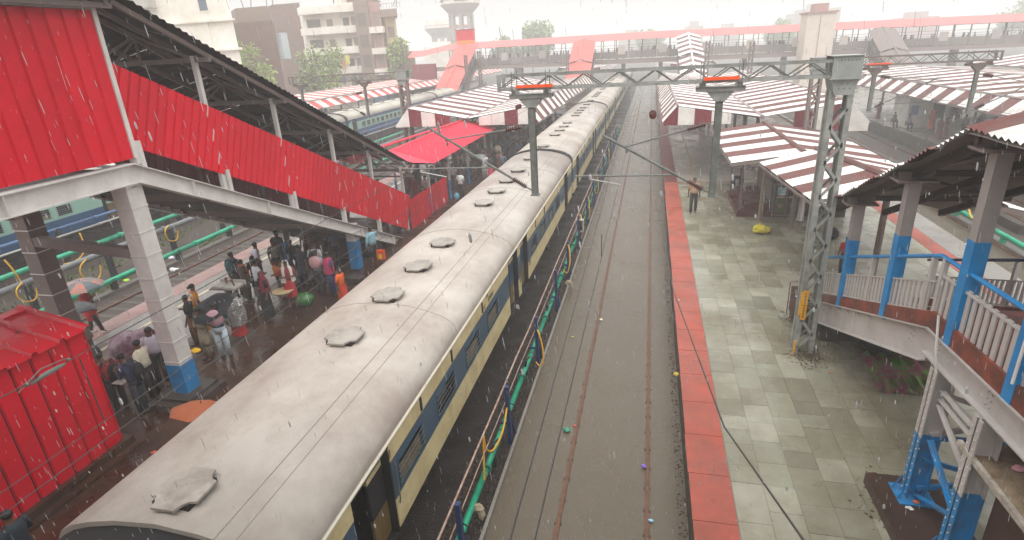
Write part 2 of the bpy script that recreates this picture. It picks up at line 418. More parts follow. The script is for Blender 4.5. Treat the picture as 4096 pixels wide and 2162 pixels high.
# grass and moss in the left yard
gm = MB(); rr = random.Random(11)
for (x0, x1, y0, y1, n) in ((-23.1, -22.1, 10, 60, 2600), (-25.9, -24.3, 10, 60, 1700), (-22.2, -21.96, 10, 60, 500)):
    for _ in range(n):
        x = rr.uniform(x0, x1); y = rr.uniform(y0, y1)
        if math.sin(x*2.3+y*.9)+math.sin(y*.37+x) < -.2: continue
        a = rr.uniform(0, 6.28); h = rr.uniform(.05, .16); w = rr.uniform(.03, .08)
        dx, dy = math.cos(a)*w, math.sin(a)*w
        gm.add([(x-dx, y-dy, -.07), (x+dx, y+dy, -.07), (x+dx*.6+dy*.5, y+dy*.6-dx*.5, h-.06), (x+dy, y-dx, h*.6-.06)], [(0, 1, 2), (0, 2, 3)])
tag(struct('grass', gm, GRASSM, kind='stuff'), 'short wet grass growing between the pipes in the yard', 'grass')
# stones of the ballast beside the train
st = MB()
for _ in range(5200):
    x = rr.uniform(-3.75, -2.9) if rr.random() < .8 else rr.uniform(.78, .95); y = 3+rr.random()**1.5*32
    if x > 0: z = -.04
    else: z = -.05
    s = rr.uniform(.018, .045); a = rr.uniform(0, 6.28); ca, sa = math.cos(a)*s, math.sin(a)*s
    st.add([(x+ca, y+sa, z), (x-sa, y+ca, z), (x-ca, y-sa, z), (x+sa*1.2, y-ca*1.2, z), (x+ca*.2, y, z+s*1.1)], [(0, 1, 4), (1, 2, 4), (2, 3, 4), (3, 0, 4)])
tag(struct('gravel', st, M('wet_stone', '4a3c32', .45, .4, 9), kind='stuff'), 'wet dark ballast stones beside the rails', 'gravel')

# the footbridge the view is taken from: deck and roof just behind the camera
g = MB(); g.box(-15.0, 10.5, -4.6, -.45, 6.62, 6.95); g.box(-15.0, 10.5, -4.7, -4.5, 6.2, 8.2); struct('footbridge_deck', g, CONC)
g = MB(); g.box(-15.3, 10.8, -5.1, .35, 10.45, 10.55)
for x in (-14, -9, -4.5, 4.5, 9): g.box(x-.1, x+.1, -4.4, -4.2, 6.95, 10.45)
struct('footbridge_roof', g, DARKU)

# rings where the raindrops hit the water
rr = random.Random(19); rg = MB()
for _ in range(500):
    x = rr.uniform(-2.75, .9); y = 4+rr.random()**1.4*40; q = rr.uniform(.015, .05); n = 8
    V = []
    for k in range(n):
        c_, s_ = math.cos(2*math.pi*k/n), math.sin(2*math.pi*k/n)
        V += [(x+(q-.008)*c_, y+(q-.008)*s_, -.0235), (x+q*c_, y+q*s_, -.0215), (x+(q+.008)*c_, y+(q+.008)*s_, -.0235)]
    F = []
    for k in range(n):
        a, b = 3*k, 3*((k+1) % n); F += [(a, a+1, b+1, b), (a+1, a+2, b+2, b+1)]
    rg.add(V, F)
tag(struct('ripples', rg, WATER, kind='stuff'), 'rain ripples on the flooded track', 'ripples')
# ================================================================ TRAINS
HW = 1.62; LC = 24.6
def coach(name, label, group, wins, doors, band, mats, z0, bars, vents, winz, louvre, roofm):
    """local coords: x across, y along 0..LC, z up; right-hand (+x) side fully detailed."""
    top, mid, low = mats
    t = thing(name, label, 'train coach', (0, 0, 0), group)
    zg = 3.06; z1, z2 = band
    wz0, wz1 = winz
    # opening spans along y on the detailed side
    body = MB(); body.cur = 0
    body.box(-HW+.05, HW-.62, .02, LC-.02, z0+.02, zg)          # inner volume
    cuts = sorted(doors)
    def segs(a, b, holes):
        out = []; cur = a
        for h0, h1 in sorted(holes):
            if h0 > cur: out.append((cur, h0))
            cur = max(cur, h1)
        if cur < b: out.append((cur, b))
        return out
    full = segs(0, LC, doors)
    up = MB(); lo = MB(); bd = MB()
    for a, b in full:
        up.box(HW-.05, HW, a, b, z2, zg); lo.box(HW-.05, HW, a, b, z0, z1)
        bd.box(HW-.048, HW-.002, a, b, z1, wz0); bd.box(HW-.048, HW-.002, a, b, wz1, z2)
    for a, b in segs(0, LC, [(y0, y1) for y0, y1 in wins]+list(doors)): bd.box(HW-.048, HW-.002, a, b, wz0, wz1)
    for s in (0, 1):      # plain far side
        bb = (up, top) if s else (lo, low)
        bb[0].box(-HW, -HW+.05, 0, LC, (z2 if s else z0), (zg if s else z1))
    bd.box(-HW+.002, -HW+.048, 0, LC, z1, z2)
    for y in (0, LC-.05):
        up.box(-HW+.05, HW-.05, y, y+.05, z2, zg); lo.box(-HW+.05, HW-.05, y, y+.05, z0, z1); bd.box(-HW+.05, HW-.05, y+.002, y+.048, z1, z2)
    part('body', body, DKIN, t)
    part('upper_panel', up, top, t); part('window_band', bd, mid, t); part('lower_panel', lo, low, t)
    # windows
    for i, (a, b) in enumerate(wins):
        fr = MB(); e = .035
        fr.box(HW-.03, HW+.012, a, b, wz0, wz0+e); fr.box(HW-.03, HW+.012, a, b, wz1-e, wz1)
        fr.box(HW-.03, HW+.012, a, a+e, wz0+e, wz1-e); fr.box(HW-.03, HW+.012, b-e, b, wz0+e, wz1-e)
        w = part('window', fr, mid, t)
        zc = wz0+(wz1-wz0)*louvre[i % len(louvre)]
        gm = MB().box(HW-.12, HW-.10, a+e, b-e, wz0, wz1); part('pane', gm, GLASS, w)
        if louvre[i % len(louvre)] > .1:
            lm = MB(); k = 0; z = wz0+e
            while z < zc:
                lm.box(HW-.07, HW-.035-.02*(k % 2), a+e, b-e, z, z+.028); z += .034; k += 1
            part('shutter', lm, M('worn_shutter', '8b8069', .5, .3, 6, dirt='4a443a', damt=.7, dscale=8), w)
        bm = MB()
        for k in range(bars):
            z = wz0+(wz1-wz0)*(k+1)/(bars+1); bm.bar((HW+.02, a-.02, z), (HW+.02, b+.02, z), .012)
        if bars: part('window_bars', bm, SILV, w)
    # doors: recess with leaf, kick plate, handrail, steps
    for i, (a, b) in enumerate(doors):
        dr = MB()
        dr.box(HW-.62, HW-.58, a, b, z0-.1, zg); dr.box(HW-.60, HW-.02, a-.0, a+.02, z0-.1, zg); dr.box(HW-.60, HW-.02, b-.02, b, z0-.1, zg)
        dr.box(HW-.60, HW-.02, a, b, z0-.14, z0-.1); dr.box(HW-.6, HW-.0, a, b, zg-.10, zg)
        d = part('door', dr, DKIN, t)
        lf = MB(); lf.box(HW-.20, HW-.15, b-.52, b-.03, z2-.04, zg-.12); part('door_leaf', lf, top, d)
        lf = MB(); lf.box(HW-.20, HW-.15, b-.52, b-.03, z1+.02, z2-.05); part('door_leaf', lf, BLK if i == 0 else mid, d)
        lf = MB(); lf.box(HW-.20, HW-.15, b-.52, b-.03, z0-.05, z1+.01); part('door_leaf', lf, BROWNST, d)
        if i in (0,):
            sp = MB(); sp.box(HW-.5, HW-.03, a+.05, b-.55, z0-.09, z0-.05); part('step_plate', sp, SILV, d)
            sp = MB(); sp.box(HW-.58, HW-.55, a+.02, a+.6, z0, z0+.9); part('inner_panel', sp, DBLU, d)
        hr = MB(); hr.tube([(HW+.03, b+.05, z1-.1), (HW+.05, b+.05, z1), (HW+.05, b+.05, z2-.1), (HW+.03, b+.05, z2)], .014, 6); part('handrail', hr, SILV, d)
    # roof
    prof = [(1.60, 3.055), (1.625, 3.12), (1.60, 3.24), (1.50, 3.38), (1.30, 3.50), (1.0, 3.60), (.6, 3.69), (0, 3.745)]
    prof = prof+[(-x, z) for x, z in prof[-2::-1]]
    rf = MB(); V = []
    for x, z in prof: V += [(x, 0, z), (x, LC, z)]
    n = len(prof); rf.add(V, [(2*i, 2*i+1, 2*i+3, 2*i+2) for i in range(n-1)]+[tuple(2*i for i in range(n)), tuple(2*i+1 for i in range(n-1, -1, -1))])
    roof = part('roof', rf, roofm, t, smooth=False)
    for p in roof.data.polygons: p.use_smooth = len(p.vertices) == 4
    gt = MB(); gt.box(HW-.02, HW+.032, 0, LC, zg-.02, zg+.010); gt.box(-HW-.045, -HW+.02, 0, LC, zg-.03, zg+.012); part('gutter', gt, GUT, t)
    sm = MB()
    for xx in (1.0, .78):
        z = 3.60 if xx > .9 else 3.652
        sm.box(xx-.004, xx+.004, 0, LC, z-.03, z+.005)
    for y in (6.1, 11.3, 16.6, 20.4):
        P = [Vector((x*1.002, y, z+.004)) for x, z in prof[1:-1]]
        sm.tube(P, .005, 4)
    part('roof_seam', sm, M('roof_seam', '8a8178', .6), t)
    for a, b in doors[:3]:
        hm = MB(); P = []
        for k in range(9):
            q = k/8; P.append((1.56-.16*math.sin(math.pi*q)**.6, a-.15+(b-a+.3)*q, 3.16+.26*math.sin(math.pi*q)**.6))
        hm.tube(P, .016, 5); part('drip_strip', hm, M('roof_seam2', '6f675f', .6), roof)
    for (vy, vx) in vents:
        vm = MB(); h = .325; c = .165; pl = []
        for sx, sy in ((1, 1), (-1, 1), (-1, -1), (1, -1)):
            arc = [(sx*h, sy*(h-c)), (sx*(h-c*.5), sy*(h-c*.87)), (sx*(h-c*.87), sy*(h-c*.5)), (sx*(h-c), sy*h)]
            if sx*sy < 0: arc = arc[::-1]
            pl += arc
        vm.prism([(vx+x, vy+y*1.1, 3.79) for x, y in pl], (0, 0, .035))
        v = part('roof_vent', vm, M('vent_plate', 'a39c92', .45, .12, 2, dirt='5f5850', damt=.6, dscale=2.5), roof)
        bm = MB(); bm.box(vx-.25, vx+.25, vy-.25, vy+.25, 3.66, 3.80); part('vent_base', bm, DKIN, v)
    # gangway bellows at the far end and near end
    for y0, y1 in ((-.34, 0), (LC, LC+.34)):
        gw = MB(); q = [(x*1.01, z+.06) for x, z in prof] if y0 > 0 else [(x*.985, z-.07) for x, z in prof]
        gw.prism([(x, y0, z) for x, z in q]+[(-1.52, y0, z0), (1.52, y0, z0)], (0, y1-y0, 0)); part('gangway_bellows', gw, RUB, t)
    # underframe and bogies
    uf = MB(); uf.box(-1.3, 1.3, .1, LC-.1, z0-.22, z0+.01); uf.box(-1.1, 1.1, 8.2, 11, .45, z0-.2); uf.box(-1.1, 1.1, 13, 15.4, .5, z0-.2); part('underframe', uf, UNDER, t)
    for yc in (3.7, LC-3.7):
        bg_ = MB(); bg_.box(-1.15, -.95, yc-1.9, yc+1.9, .5, .8); bg_.box(.95, 1.15, yc-1.9, yc+1.9, .5, .8); bg_.box(-.9, .9, yc-.3, yc+.3, .45, .9)
        for s in (-1, 1):
            for q in (-1.4, 1.4): bg_.box(s*1.12-.1, s*1.12+.12, yc+q-.18, yc+q+.18, .3, .62)
            bg_.tube([(s*1.1, yc-.25, .4), (s*1.1, yc-.25, .8)], .1, 8); bg_.tube([(s*1.1, yc+.25, .4), (s*1.1, yc+.25, .8)], .1, 8)
        bo = part('bogie', bg_, UNDER, t)
        for q in (-1.4, 1.4):
            for s in (-1, 1):
                wm = MB(); wm.tube([(s*.83, yc+q, .457), (s*.96, yc+q, .457)], .457, 20); part('wheel', wm, RUST, bo)
    return t
VY = [(.5, .0), (4.5, 0), (6.4, 0), (8.15, 0), (9.95, 0), (14.15, 0), (15.9, 0), (17.6, 0), (19.6, 0), (22.3, 0)]
WY = [2.82, 4.65, 6.5, 8.3, 13.95, 15.8, 17.6, 19.45]
ca = coach('train_coach', 'nearest cream and navy train coach beside the muddy platform', 'cream and navy coaches of the standing train',
           [(y, y+1.05) for y in WY], [(1.4, 2.6), (10.66, 11.9), (12.25, 13.4), (22.0, 23.2)], (1.93, 2.68), (CREAM, NAVY, CREAM), 1.36, 4, VY, (1.99, 2.54), (.5, 0.0, .45, .5, .15, .5), ROOFC)
lm = basis((HW+.001, 8.05, 2.86), (0, 1, 0), (0, 0, 1), (1, 0, 0))
BLKT = M('black_lettering', '22201e', .6)
for body, y, z, sz in (('YR', 8.32, 2.90, .15), ('EC', 8.05, 2.72, .15), ('076068', 8.48, 2.75, .17), ('II', 2.55, 2.76, .2)):
    text('lettering', body, sz, BLKT, basis((HW+.002, y, z), (0, 1, 0), (0, 0, 1), (1, 0, 0)), ca)
lv = MB()
for y in (3.9, 5.6, 7.9, 14.8, 16.6): lv.box(HW, HW+.02, y, y+.06, 2.72, 2.98)
part('lamp_bracket', lv, BLK, ca)
ca.location = (-5.40, 3.9, 0)
CLAB = ['second cream and navy coach, coupled behind the nearest one', 'third cream and navy coach of the train, half lost in rain',
        'fourth cream and navy coach, short of the far footbridge', 'fifth cream and navy coach, under the far footbridge']
for i in range(4):
    c = copy_tree(ca); c.location = (-5.40, 3.9+25.27*(i+1), 0); c['label'] = CLAB[i]
cb = coach('train_coach', 'nearest blue and mint coach behind the yard pipes', 'blue and mint coaches of the train in the yard',
           [(2.6+1.12*k, 3.4+1.12*k) for k in range(17)], [(.7, 1.6), (23.0, 23.9)], (1.95, 2.72), (DBLU, MINT, DBLU), 1.15, 4, [(y, 0) for y in (2.5, 5, 8, 11, 14, 17, 20, 22.5)], (2.05, 2.6), (.4, 0, .5), M('coach_roof_grey', 'b9b4a6', .45, .08, .5, dirt='8a8578', damt=.5, dscale=.4))
cb.location = (-29.92, .75, 0)
for i, lb in enumerate(('blue and mint coach beyond the inclined red stair roof', 'blue and mint coach beside the red and white striped shelter', 'blue and mint coach under the far footbridge stair')):
    c = copy_tree(cb); c.location = (-29.92, .75+25.2*(i+1), 0); c['label'] = lb
# ================================================================ GANTRIES, WIRES, PIPES
def insulator(mb, p0, p1, n=8, r=.095, core=.04):
    p0 = Vector(p0); p1 = Vector(p1); mb.tube([p0, p1], core, 6)
    for k in range(n):
        c = p0.lerp(p1, (k+.5)/n); d = (p1-p0).normalized()*.012
        mb.tube([c-d, c, c+d], [core, r, core], 10)
def lattice_mast(t, x, y, z0, z1, w, mat, name='mast'):
    m = MB(); h = w/2
    for s in (-1, 1):
        m.box(x+s*h-.055, x+s*h+.055, y-h-.01, y-h+.05, z0, z1); m.box(x+s*h-.055, x+s*h+.055, y+h-.05, y+h+.01, z0, z1)
        m.box(x+s*h-.015, x+s*h+.015, y-h+.05, y+h-.05, z0, z1)
    mast = part(name, m, mat, t)
    k = 0; z = z0+.15
    while z+.42 < z1:
        for yy in (y-h-.004, y+h+.004):
            lm = MB(); a, b = (x-h+.03, x+h-.03) if (k % 2 == 0) else (x+h-.03, x-h+.03)
            lm.bar((a, yy, z), (b, yy, z+.40), .065, .012, up=(0, 1, 0)); part('lacing_bar', lm, mat, mast)
        z += .40; k += 1
    return mast
def gantry(label, y, xm, xl, zb, zt, posts, mw=.40, base=.84, side=1, group=None, oranges=(), boxmast=True, mat=STEELG):
    t = thing('gantry', label, 'gantry', (xm, y, base), group)
    lattice_mast(t, xm, y, base, zb-.28, mw, mat)
    br = MB(); W_ = mw*.75
    br.box(xm-W_-.02, xm+W_+.02, y-.30, y-.27, zb, zt+.06); br.box(xm-W_-.02, xm+W_+.02, y+.27, y+.30, zb, zt+.06)
    br.box(xm-W_-.05, xm+W_+.05, y-.34, y+.34, zt+.062, zt+.075); br.box(xm-W_-.06, xm+W_+.06, y-.36, y-.30, zb-.03, zb)
    br.prism([(xm-W_, y-.27, zb-.035), (xm+W_, y-.27, zb-.035), (xm+mw*.5, y-.27, zb-.36), (xm-mw*.5, y-.27, zb-.36)], (0, .025, 0))
    br.prism([(xm-W_, y+.25, zb-.035), (xm+W_, y+.25, zb-.035), (xm+mw*.5, y+.25, zb-.36), (xm-mw*.5, y+.25, zb-.36)], (0, .025, 0))
    brk = part('bracket_plate', br, M('plate_paint', '989b97', .4, .1, 3, dirt='6d7168', damt=.55, dscale=3), t)
    bl = MB()
    for k in range(7):
        bl.ball((xm-W_+.06+k*(2*W_-.12)/6, y-.305, zt-.02), .014, .014, .014, 6, 4)
        if 0 < k < 6: bl.ball((xm-mw*.45+k*mw*.9/6, y-.278, zb-.12-.1*(k % 2)), .014, .014, .014, 6, 4)
    part('bolts', bl, STEELGD, brk, kind='stuff')
    # truss: two chords of angles front and back
    ch = MB(); x0, x1 = (xl, xm-W_*side) if side > 0 else (xm+W_, xl)
    if side < 0: x0, x1 = xm+W_, xl
    for yy in (y-.24, y+.24):
        ch.box(x0, x1, yy-.03, yy+.03, zt-.06, zt); ch.box(x0, x1, yy-.03, yy+.03, zb, zb+.06)
    xe = xl; 
    for yy in (y-.24, y+.24): ch.box(xe-.04, xe+.04, yy-.035, yy+.035, zb-.005, zt+.005)
    ch.box(x0, x1, y-.27, y-.255, zt-.004, zt+.004)
    tr = part('truss_chord', ch, mat, t)
    n = max(2, round(abs(x1-x0)/.41)); dx = (x1-x0)/n
    for i in range(n):
        for yy in (y-.24, y+.24):
            d = MB(); za, zc = (zb+.05, zt-.05) if i % 2 == 0 else (zt-.05, zb+.05)
            d.bar((x0+dx*i, yy, za), (x0+dx*(i+1), yy, zc), .028, .028); part('diagonal', d, STEELGD, tr)
    ob = [MB()]
    for px, zb2 in posts:
        pm = MB(); w = .155
        pm.box(px-w/2, px+w/2, y-.09, y-.075, zb2, zb-.40); pm.box(px-w/2, px+w/2, y+.075, y+.09, zb2, zb-.40); pm.box(px-.012, px+.012, y-.075, y+.075, zb2, zb-.40)
        pm.box(px-w/2-.03, px+w/2+.05, y-.13, y+.13, zb2-.02, zb2)
        p = part('drop_post', pm, STEELGD, t)
        hm = MB(); hm.box(px-.53, px+.53, y-.16, y-.13, zb-.20, zb-.10); hm.box(px-.53, px+.53, y+.13, y+.16, zb-.20, zb-.10)
        hm.box(px-.53, px+.53, y-.20, y+.20, zb-.10, zb-.088)
        hm.prism([(px-.30, y-.128, zb-.205), (px+.30, y-.128, zb-.205), (px+.11, y-.128, zb-.42), (px-.11, y-.128, zb-.42)], (0, .02, 0))
        hm.prism([(px-.30, y+.108, zb-.205), (px+.30, y+.108, zb-.205), (px+.11, y+.108, zb-.42), (px-.11, y+.108, zb-.42)], (0, .02, 0))
        for s in (-.4, .4):
            hm.box(px+s-.06, px+s+.06, y-.2, y+.2, zb-.085, zb-.004)
        hd = part('post_head', hm, mat, p)
        for s in (-.42, .42):
            rm = MB(); rm.bar((px+s, y-.29, zb-.09), (px+s, y-.29, zt+.06), .018); rm.bar((px+s, y+.29, zb-.09), (px+s, y+.29, zt+.06), .018); part('hanger_rod', rm, STEELGD, hd)
    for a, b in oranges:
        om = MB(); om.box(a, b, y-.35, y-.27, zb+.06, zb+.13); part('orange_sleeve', om, ORG, t)
    return t
def cantilever(label, y, px, zlow, d, xe, ze, ztop, xj, zj, group='cantilever arms of the overhead line', st=None):
    """bracket tube from the foot of a drop post up to xe, with stay and steady arm; d = +1 arm goes to smaller x"""
    t = thing('cantilever', label, 'overhead line bracket', (px, y, zlow), group)
    a = Vector((px-.05*d, y-.02, zlow+.04)); e = Vector((xe, y-.02, ze))
    dr = (e-a).normalized(); i0 = a+dr*.22; i1 = a+dr*.62
    tb = MB(); tb.tube([i1, e], .034, 8); tb.tube([a, i0], .018, 6); tb.ball(tuple(i0), .04); part('bracket_tube', tb, STEELGD, t)
    im = MB(); insulator(im, i0, i1); part('insulator', im, INSU, t)
    s0 = Vector((px-.08*d, y-.02, ztop)); j = Vector((xj, y-.02, zj)); ds = (j-s0).normalized(); k0 = s0+ds*.2; k1 = s0+ds*.62
    sm = MB(); sm.tube([k1, j], .022, 6); sm.tube([s0, k0], .014, 6); sm.ball(tuple(j), .04); sm.ball((j.x+.02*d, y-.02, j.z-.1), .03, .03, .06); part('stay_tube', sm, STEELGD, t)
    im = MB(); insulator(im, k0, k1); part('insulator', im, INSU, t)
    if st:
        zs = st; q = (zs-a.z)/(e.z-a.z); xs = a.x+(e.x-a.x)*q
        rm = MB(); rm.tube([(xs, y-.02, zs), (xs-2.5*d, y-.02, zs-.02)], .024, 6); part('steady_tube', rm, STEELGD, t)
        rm = MB(); rm.tube([(xs-2.1*d, y-.02, zs-.1), (xs-1.35*d, y-.02, zs-.24)], .014, 6); rm.tube([(xs-2.1*d, y-.02, zs-.02), (xs-2.1*d, y-.02, zs-.12)], .010, 5); part('steady_arm', rm, SILV, t)
    return t
g1 = gantry('grey steel gantry spanning the flooded track, carried by the mast with the yellow number plate', 14.41, 4.08, -3.63, 7.65, 8.03, [(-2.88, 5.0), (1.56, 4.97)], mw=.36, oranges=[(-3.19, -2.29), (1.16, 1.92)])
np_ = MB(); np_.box(3.875, 4.00, 14.175, 14.195, 1.82, 2.62); np_.box(3.82, 3.875, 14.175, 14.195, 1.95, 2.58)
npl = part('number_plate', np_, M('yellow_plate', 'e0a21a', .4, .08), g1)
for i, ch in enumerate('5449'): text('lettering', ch, .095, BLKT, basis((3.912, 14.172, 2.51-.085*i), (1, 0, 0), (0, 0, 1), (0, -1, 0)), npl)
for i, ch in enumerate('000A'): text('lettering', ch, .095, BLKT, basis((3.912, 14.172, 2.13-.085*i), (1, 0, 0), (0, 0, 1), (0, -1, 0)), npl)
lb_ = MB(); lb_.box(3.89, 3.99, 14.170, 14.174, 2.222, 2.232); part('plate_rule', lb_, BLKT, npl)
fy = MB(); fy.box(3.83, 3.87, 14.17, 14.22, .85, 1.2); part('yellow_stripe', fy, M('yellow_plate', 'e0a21a', .4), g1)
gantry('rust stained gantry over the right hand tracks, beyond the mast with the number plate', 33.0, 8.15, 15.95, 6.88, 7.32, [(10.8, 4.72), (15.2, 4.5)], mw=.42, side=-1, oranges=[(10.3, 11.35)], mat=STEELB)
gantry('weathered gantry over the yard tracks in front of the apartment block', 39.0, -16.9, -25.7, 7.05, 7.55, [(-19.9, 4.5), (-25.0, 5.8)], mw=.5, oranges=(), mat=STEELB)
cantilever('bracket arm with brown insulators on the drop post over the right platform edge', 14.41, 1.56, 5.0, 1, -1.12, 6.50, 6.76, -.55, 6.21, st=5.50)
cantilever('bracket arm with brown insulators reaching over the cream train roof', 14.41, -2.88, 5.05, 1, -5.71, 6.81, 6.77, -5.21, 6.46, st=5.72)
cantilever('bracket arm on the near drop post of the rust stained gantry', 33.0, 10.8, 4.75, -1, 13.6, 6.2, 6.4, 13.2, 6.0)
cantilever('bracket arm on the outer drop post of the rust stained gantry', 33.0, 15.2, 4.55, -1, 18.2, 6.1, 6.3, 17.6, 5.8)
cantilever('bracket arm on the drop post of the weathered yard gantry', 39.0, -19.9, 4.55, 1, -22.6, 6.1, 6.3, -22.2, 5.9)
bi = MB(); insulator(bi, (.07, 14.3, 6.95), (.07, 14.75, 6.95), 5, .09, .035); solo('insulator', bi, INSU, 'brown disc insulator hanging in the wire above the right rail', 'insulator')
bi = MB(); insulator(bi, (-4.75, 21.0, 6.6), (-4.75, 21.5, 6.6), 4, .09, .035); solo('insulator', bi, INSU, 'brown insulator in the wire above the cream train roof', 'insulator')
def wire(pts, label, r=.008, name='overhead_wire', grp='wires of the overhead line'):
    m = MB(); m.tube(pts, r, 5, caps=False); return solo(name, m, WIRE, label, 'overhead wire', grp)
def line(x, z, y0, y1): return [(x, y0+(y1-y0)*i/6, z) for i in range(7)]
def sagline(x, zc, y0, spans, sag):
    P = []
    for a, b in zip(spans[:-1], spans[1:]): P += catenary((x, a, zc), (x, b, zc), sag, 8)[(1 if P else 0):]
    return P
wire(line(-.73, 5.2, 2, 105), 'thin contact wire low over the flooded track', .008)
wire(sagline(-.73, 6.25, 2, (-40, 14.4, 60, 105), .55), 'catenary wire sagging above the contact wire of the flooded track', .007)
t = wire(line(-5.3, 5.12, 1.5, 105), 'lowest of the three wires crossing in front of the red kiosk', .0058)
wire(line(-5.34, 5.28, 1.5, 105), 'middle of the three wires crossing in front of the red kiosk', .0050)
w1 = wire(line(-5.4, 6.03, 1.5, 40), 'topmost wire crossing in front of the red kiosk, with the grey clamp', .0058)
fm = MB(); fm.tube([(-5.4, 3.30, 6.0), (-5.4, 3.42, 6.02), (-5.4, 3.56, 6.02), (-5.4, 3.64, 6.02)], [.012, .024, .024, .011], 8)
fm.tube([(-5.4, 3.18, 5.99), (-5.4, 3.30, 6.04), (-5.4, 3.42, 6.09), (-5.4, 3.62, 6.07), (-5.4, 3.68, 6.05)], .006, 6)
fm.ball((-5.4, 3.27, 6.02), .02); fm.ball((-5.4, 3.68, 6.04), .018)
solo('wire_clamp', fm, STEELGD, 'grey splice clamp on the wire in front of the red kiosk', 'wire clamp')
wire(catenary((-5.4, 3.78, 6.0), (-5.3, 3.72, 5.32), 0, 4), 'short vertical dropper between two wires before the red kiosk', .007)
wire([(-.73, 9.25, 5.60), (-.73, 9.25, 5.2)], 'short vertical dropper over the near end of the flooded track', .007)
wire([(.30, 22, 2.95), (.65, 12, 3.39), (.99, 6.0, 4.27), (1.35, 2.5, 5.4)], 'black stay wire slanting across the red platform edge', .011)
for i, (x, z, lb) in enumerate(((13.3, 5.3, 'contact wire over the right hand track beyond the stair'), (17.8, 5.3, 'contact wire over the outermost right track'), (-19.7, 5.3, 'contact wire over the yard track by the left platform'), (-25.0, 5.6, 'contact wire over the pipes in the yard'))):
    wire(line(x, z, 5, 105), lb, .009)
wire(catenary((10.9, 33, 6.4), (30, 24, 6.3), .5), 'wire sagging across the striped roofs on the right', .012)
wire(catenary((10.9, 33, 5.0), (24, 30, 6.4), .2), 'wire rising across the striped roofs on the right', .010)
wire(catenary((2.3, 37, 4.9), (8.1, 33, 4.35), .15), 'cable lying down the striped butterfly roof', .009)
# tall masts further off
for i, (x, y, z, lb) in enumerate(((-24.4, 78, 8.2, 'dark lattice mast among the coaches, left of the pair'), (-23.1, 80, 8.6, 'dark lattice mast among the coaches, right of the pair'), (5.6, 66, 8.3, 'lattice mast in front of the striped stair roof'), (9.6, 64, 8.0, 'lattice mast right of the striped stair roof'), (-12, 88, 8.0, 'lattice mast beside the middle red stair roof'))):
    t = thing('lattice_mast', lb, 'mast', (x, y, .8), 'lattice masts before the far footbridge')
    lattice_mast(t, x, y, .8, z, .34, STEELB)
# ---------------------------------------------------------------- pipe run between the tracks
t = thing('water_pipe', 'green water pipe on the ballast between train and flooded track', 'pipe', (-3.12, 20, 0))
y = 2.0
while y < 62:
    m = MB(); m.tube([(-3.12, y+.03, .36), (-3.12, y+3.55, .36)], .066, 12); p = part('pipe_length', m, GRNP, t, smooth=True)
    fl = MB(); fl.tube([(-3.12, y-.03, .36), (-3.12, y+.03, .36)], .115, 14); fl.tube([(-3.12, y+1.2, .36), (-3.12, y+1.28, .36)], .078, 12); part('flange', fl, M('pipe_flange', '1e6a55', .45, .3, 4), p)
    vm = MB(); vm.tube([(-3.12, y+.45, .40), (-3.08, y+.45, .62)], .03, 8); vm.bar((-3.14, y+.30, .62), (-3.0, y+.62, .66), .03); vm.box(-3.10, -3.04, y+.40, y+.5, .05, .36); part('valve', vm, BLKP, p)
    y += 3.6
BPL = ['nearest blue pipe post, at the bottom edge', 'blue post with the hose end, second from the near end', 'blue pipe post with a hanging yellow hose loop', 'blue pipe post below the open coach door', 'blue pipe post just before the junction box']
pp = []
def pipe_post(y, lb):
    t = thing('pipe_post', lb, 'post', (-2.93, y, -.05), 'blue posts of the pipe run by the train')
    m = MB(); m.box(-2.99, -2.90, y-.05, y+.05, -.05, 1.52); part('upright', m, BLUD, t)
    m = MB(); m.bar((-2.94, y-.0, .9), (-2.87, y+.28, -.03), .06); part('brace', m, BLUD, t)
    m = MB(); m.tube([(-2.9+.11*math.cos(a*.7), y+.02, .95+.11*math.sin(a*.7)) for a in range(10)], .014, 6); part('hose_ring', m, BLK, t)
    m = MB(); m.bar((-3.2, y, .52), (-2.9, y, .52), .05); part('pipe_bracket', m, BLUD, t)
    return t
for i, y in enumerate((7.0, 10.58, 14.15, 17.75, 20.8, 24.4, 28, 31.6, 35.2, 38.8, 42.4, 46, 49.6, 53.2)):
    pipe_post(y, BPL[i] if i < 5 else 'blue pipe post in the far row beside the train, past the junction box')
for z, x, r, lb in ((1.40, -3.06, .02, 'rusty conduit strung along the blue pipe posts'), (1.12, -3.0, .011, 'thin cable strung under the rusty conduit')):
    m = MB(); P = []
    y = 3.0
    while y < 60: P.append((x+R.uniform(-.012, .012), y, z+R.uniform(-.03, .02))); y += 1.8
    m.tube(P, r, 6); solo('conduit', m, M('rusty_conduit', '9a7563', .5, .3, 8, dirt='c5b5a8', damt=.7, dscale=6), lb, 'conduit')
def hose(pts, lb, grp, r=.022):
    P = [Vector(p) for p in pts]; Q = []
    for i in range(len(P)-1):          # Catmull-Rom
        a, b, c, d = P[max(i-1, 0)], P[i], P[i+1], P[min(i+2, len(P)-1)]
        for k in range(6):
            s = k/6; Q.append(.5*((2*b)+(c-a)*s+(2*a-5*b+4*c-d)*s*s+(3*b-a-3*c+d)*s**3))
    Q.append(P[-1]); m = MB(); m.tube(Q, r, 6); return solo('hose', m, YEL, lb, 'hose', grp, smooth=True)
hose([(-2.95, 14.2, 1.12), (-2.86, 14.0, 1.1), (-2.74, 13.9, .7), (-2.72, 13.8, .3), (-2.82, 13.8, .14), (-2.95, 13.9, .2)], 'yellow hose looped down from the blue post to the kerb', 'yellow hoses of the pipe run by the train')
hose([(-3.06, 9.0, 1.36), (-3.05, 9.1, .95), (-2.98, 9.35, .75), (-2.92, 9.9, .8), (-2.95, 10.5, 1.0)], 'yellow hose hooked over the rusty conduit', 'yellow hoses of the pipe run by the train')
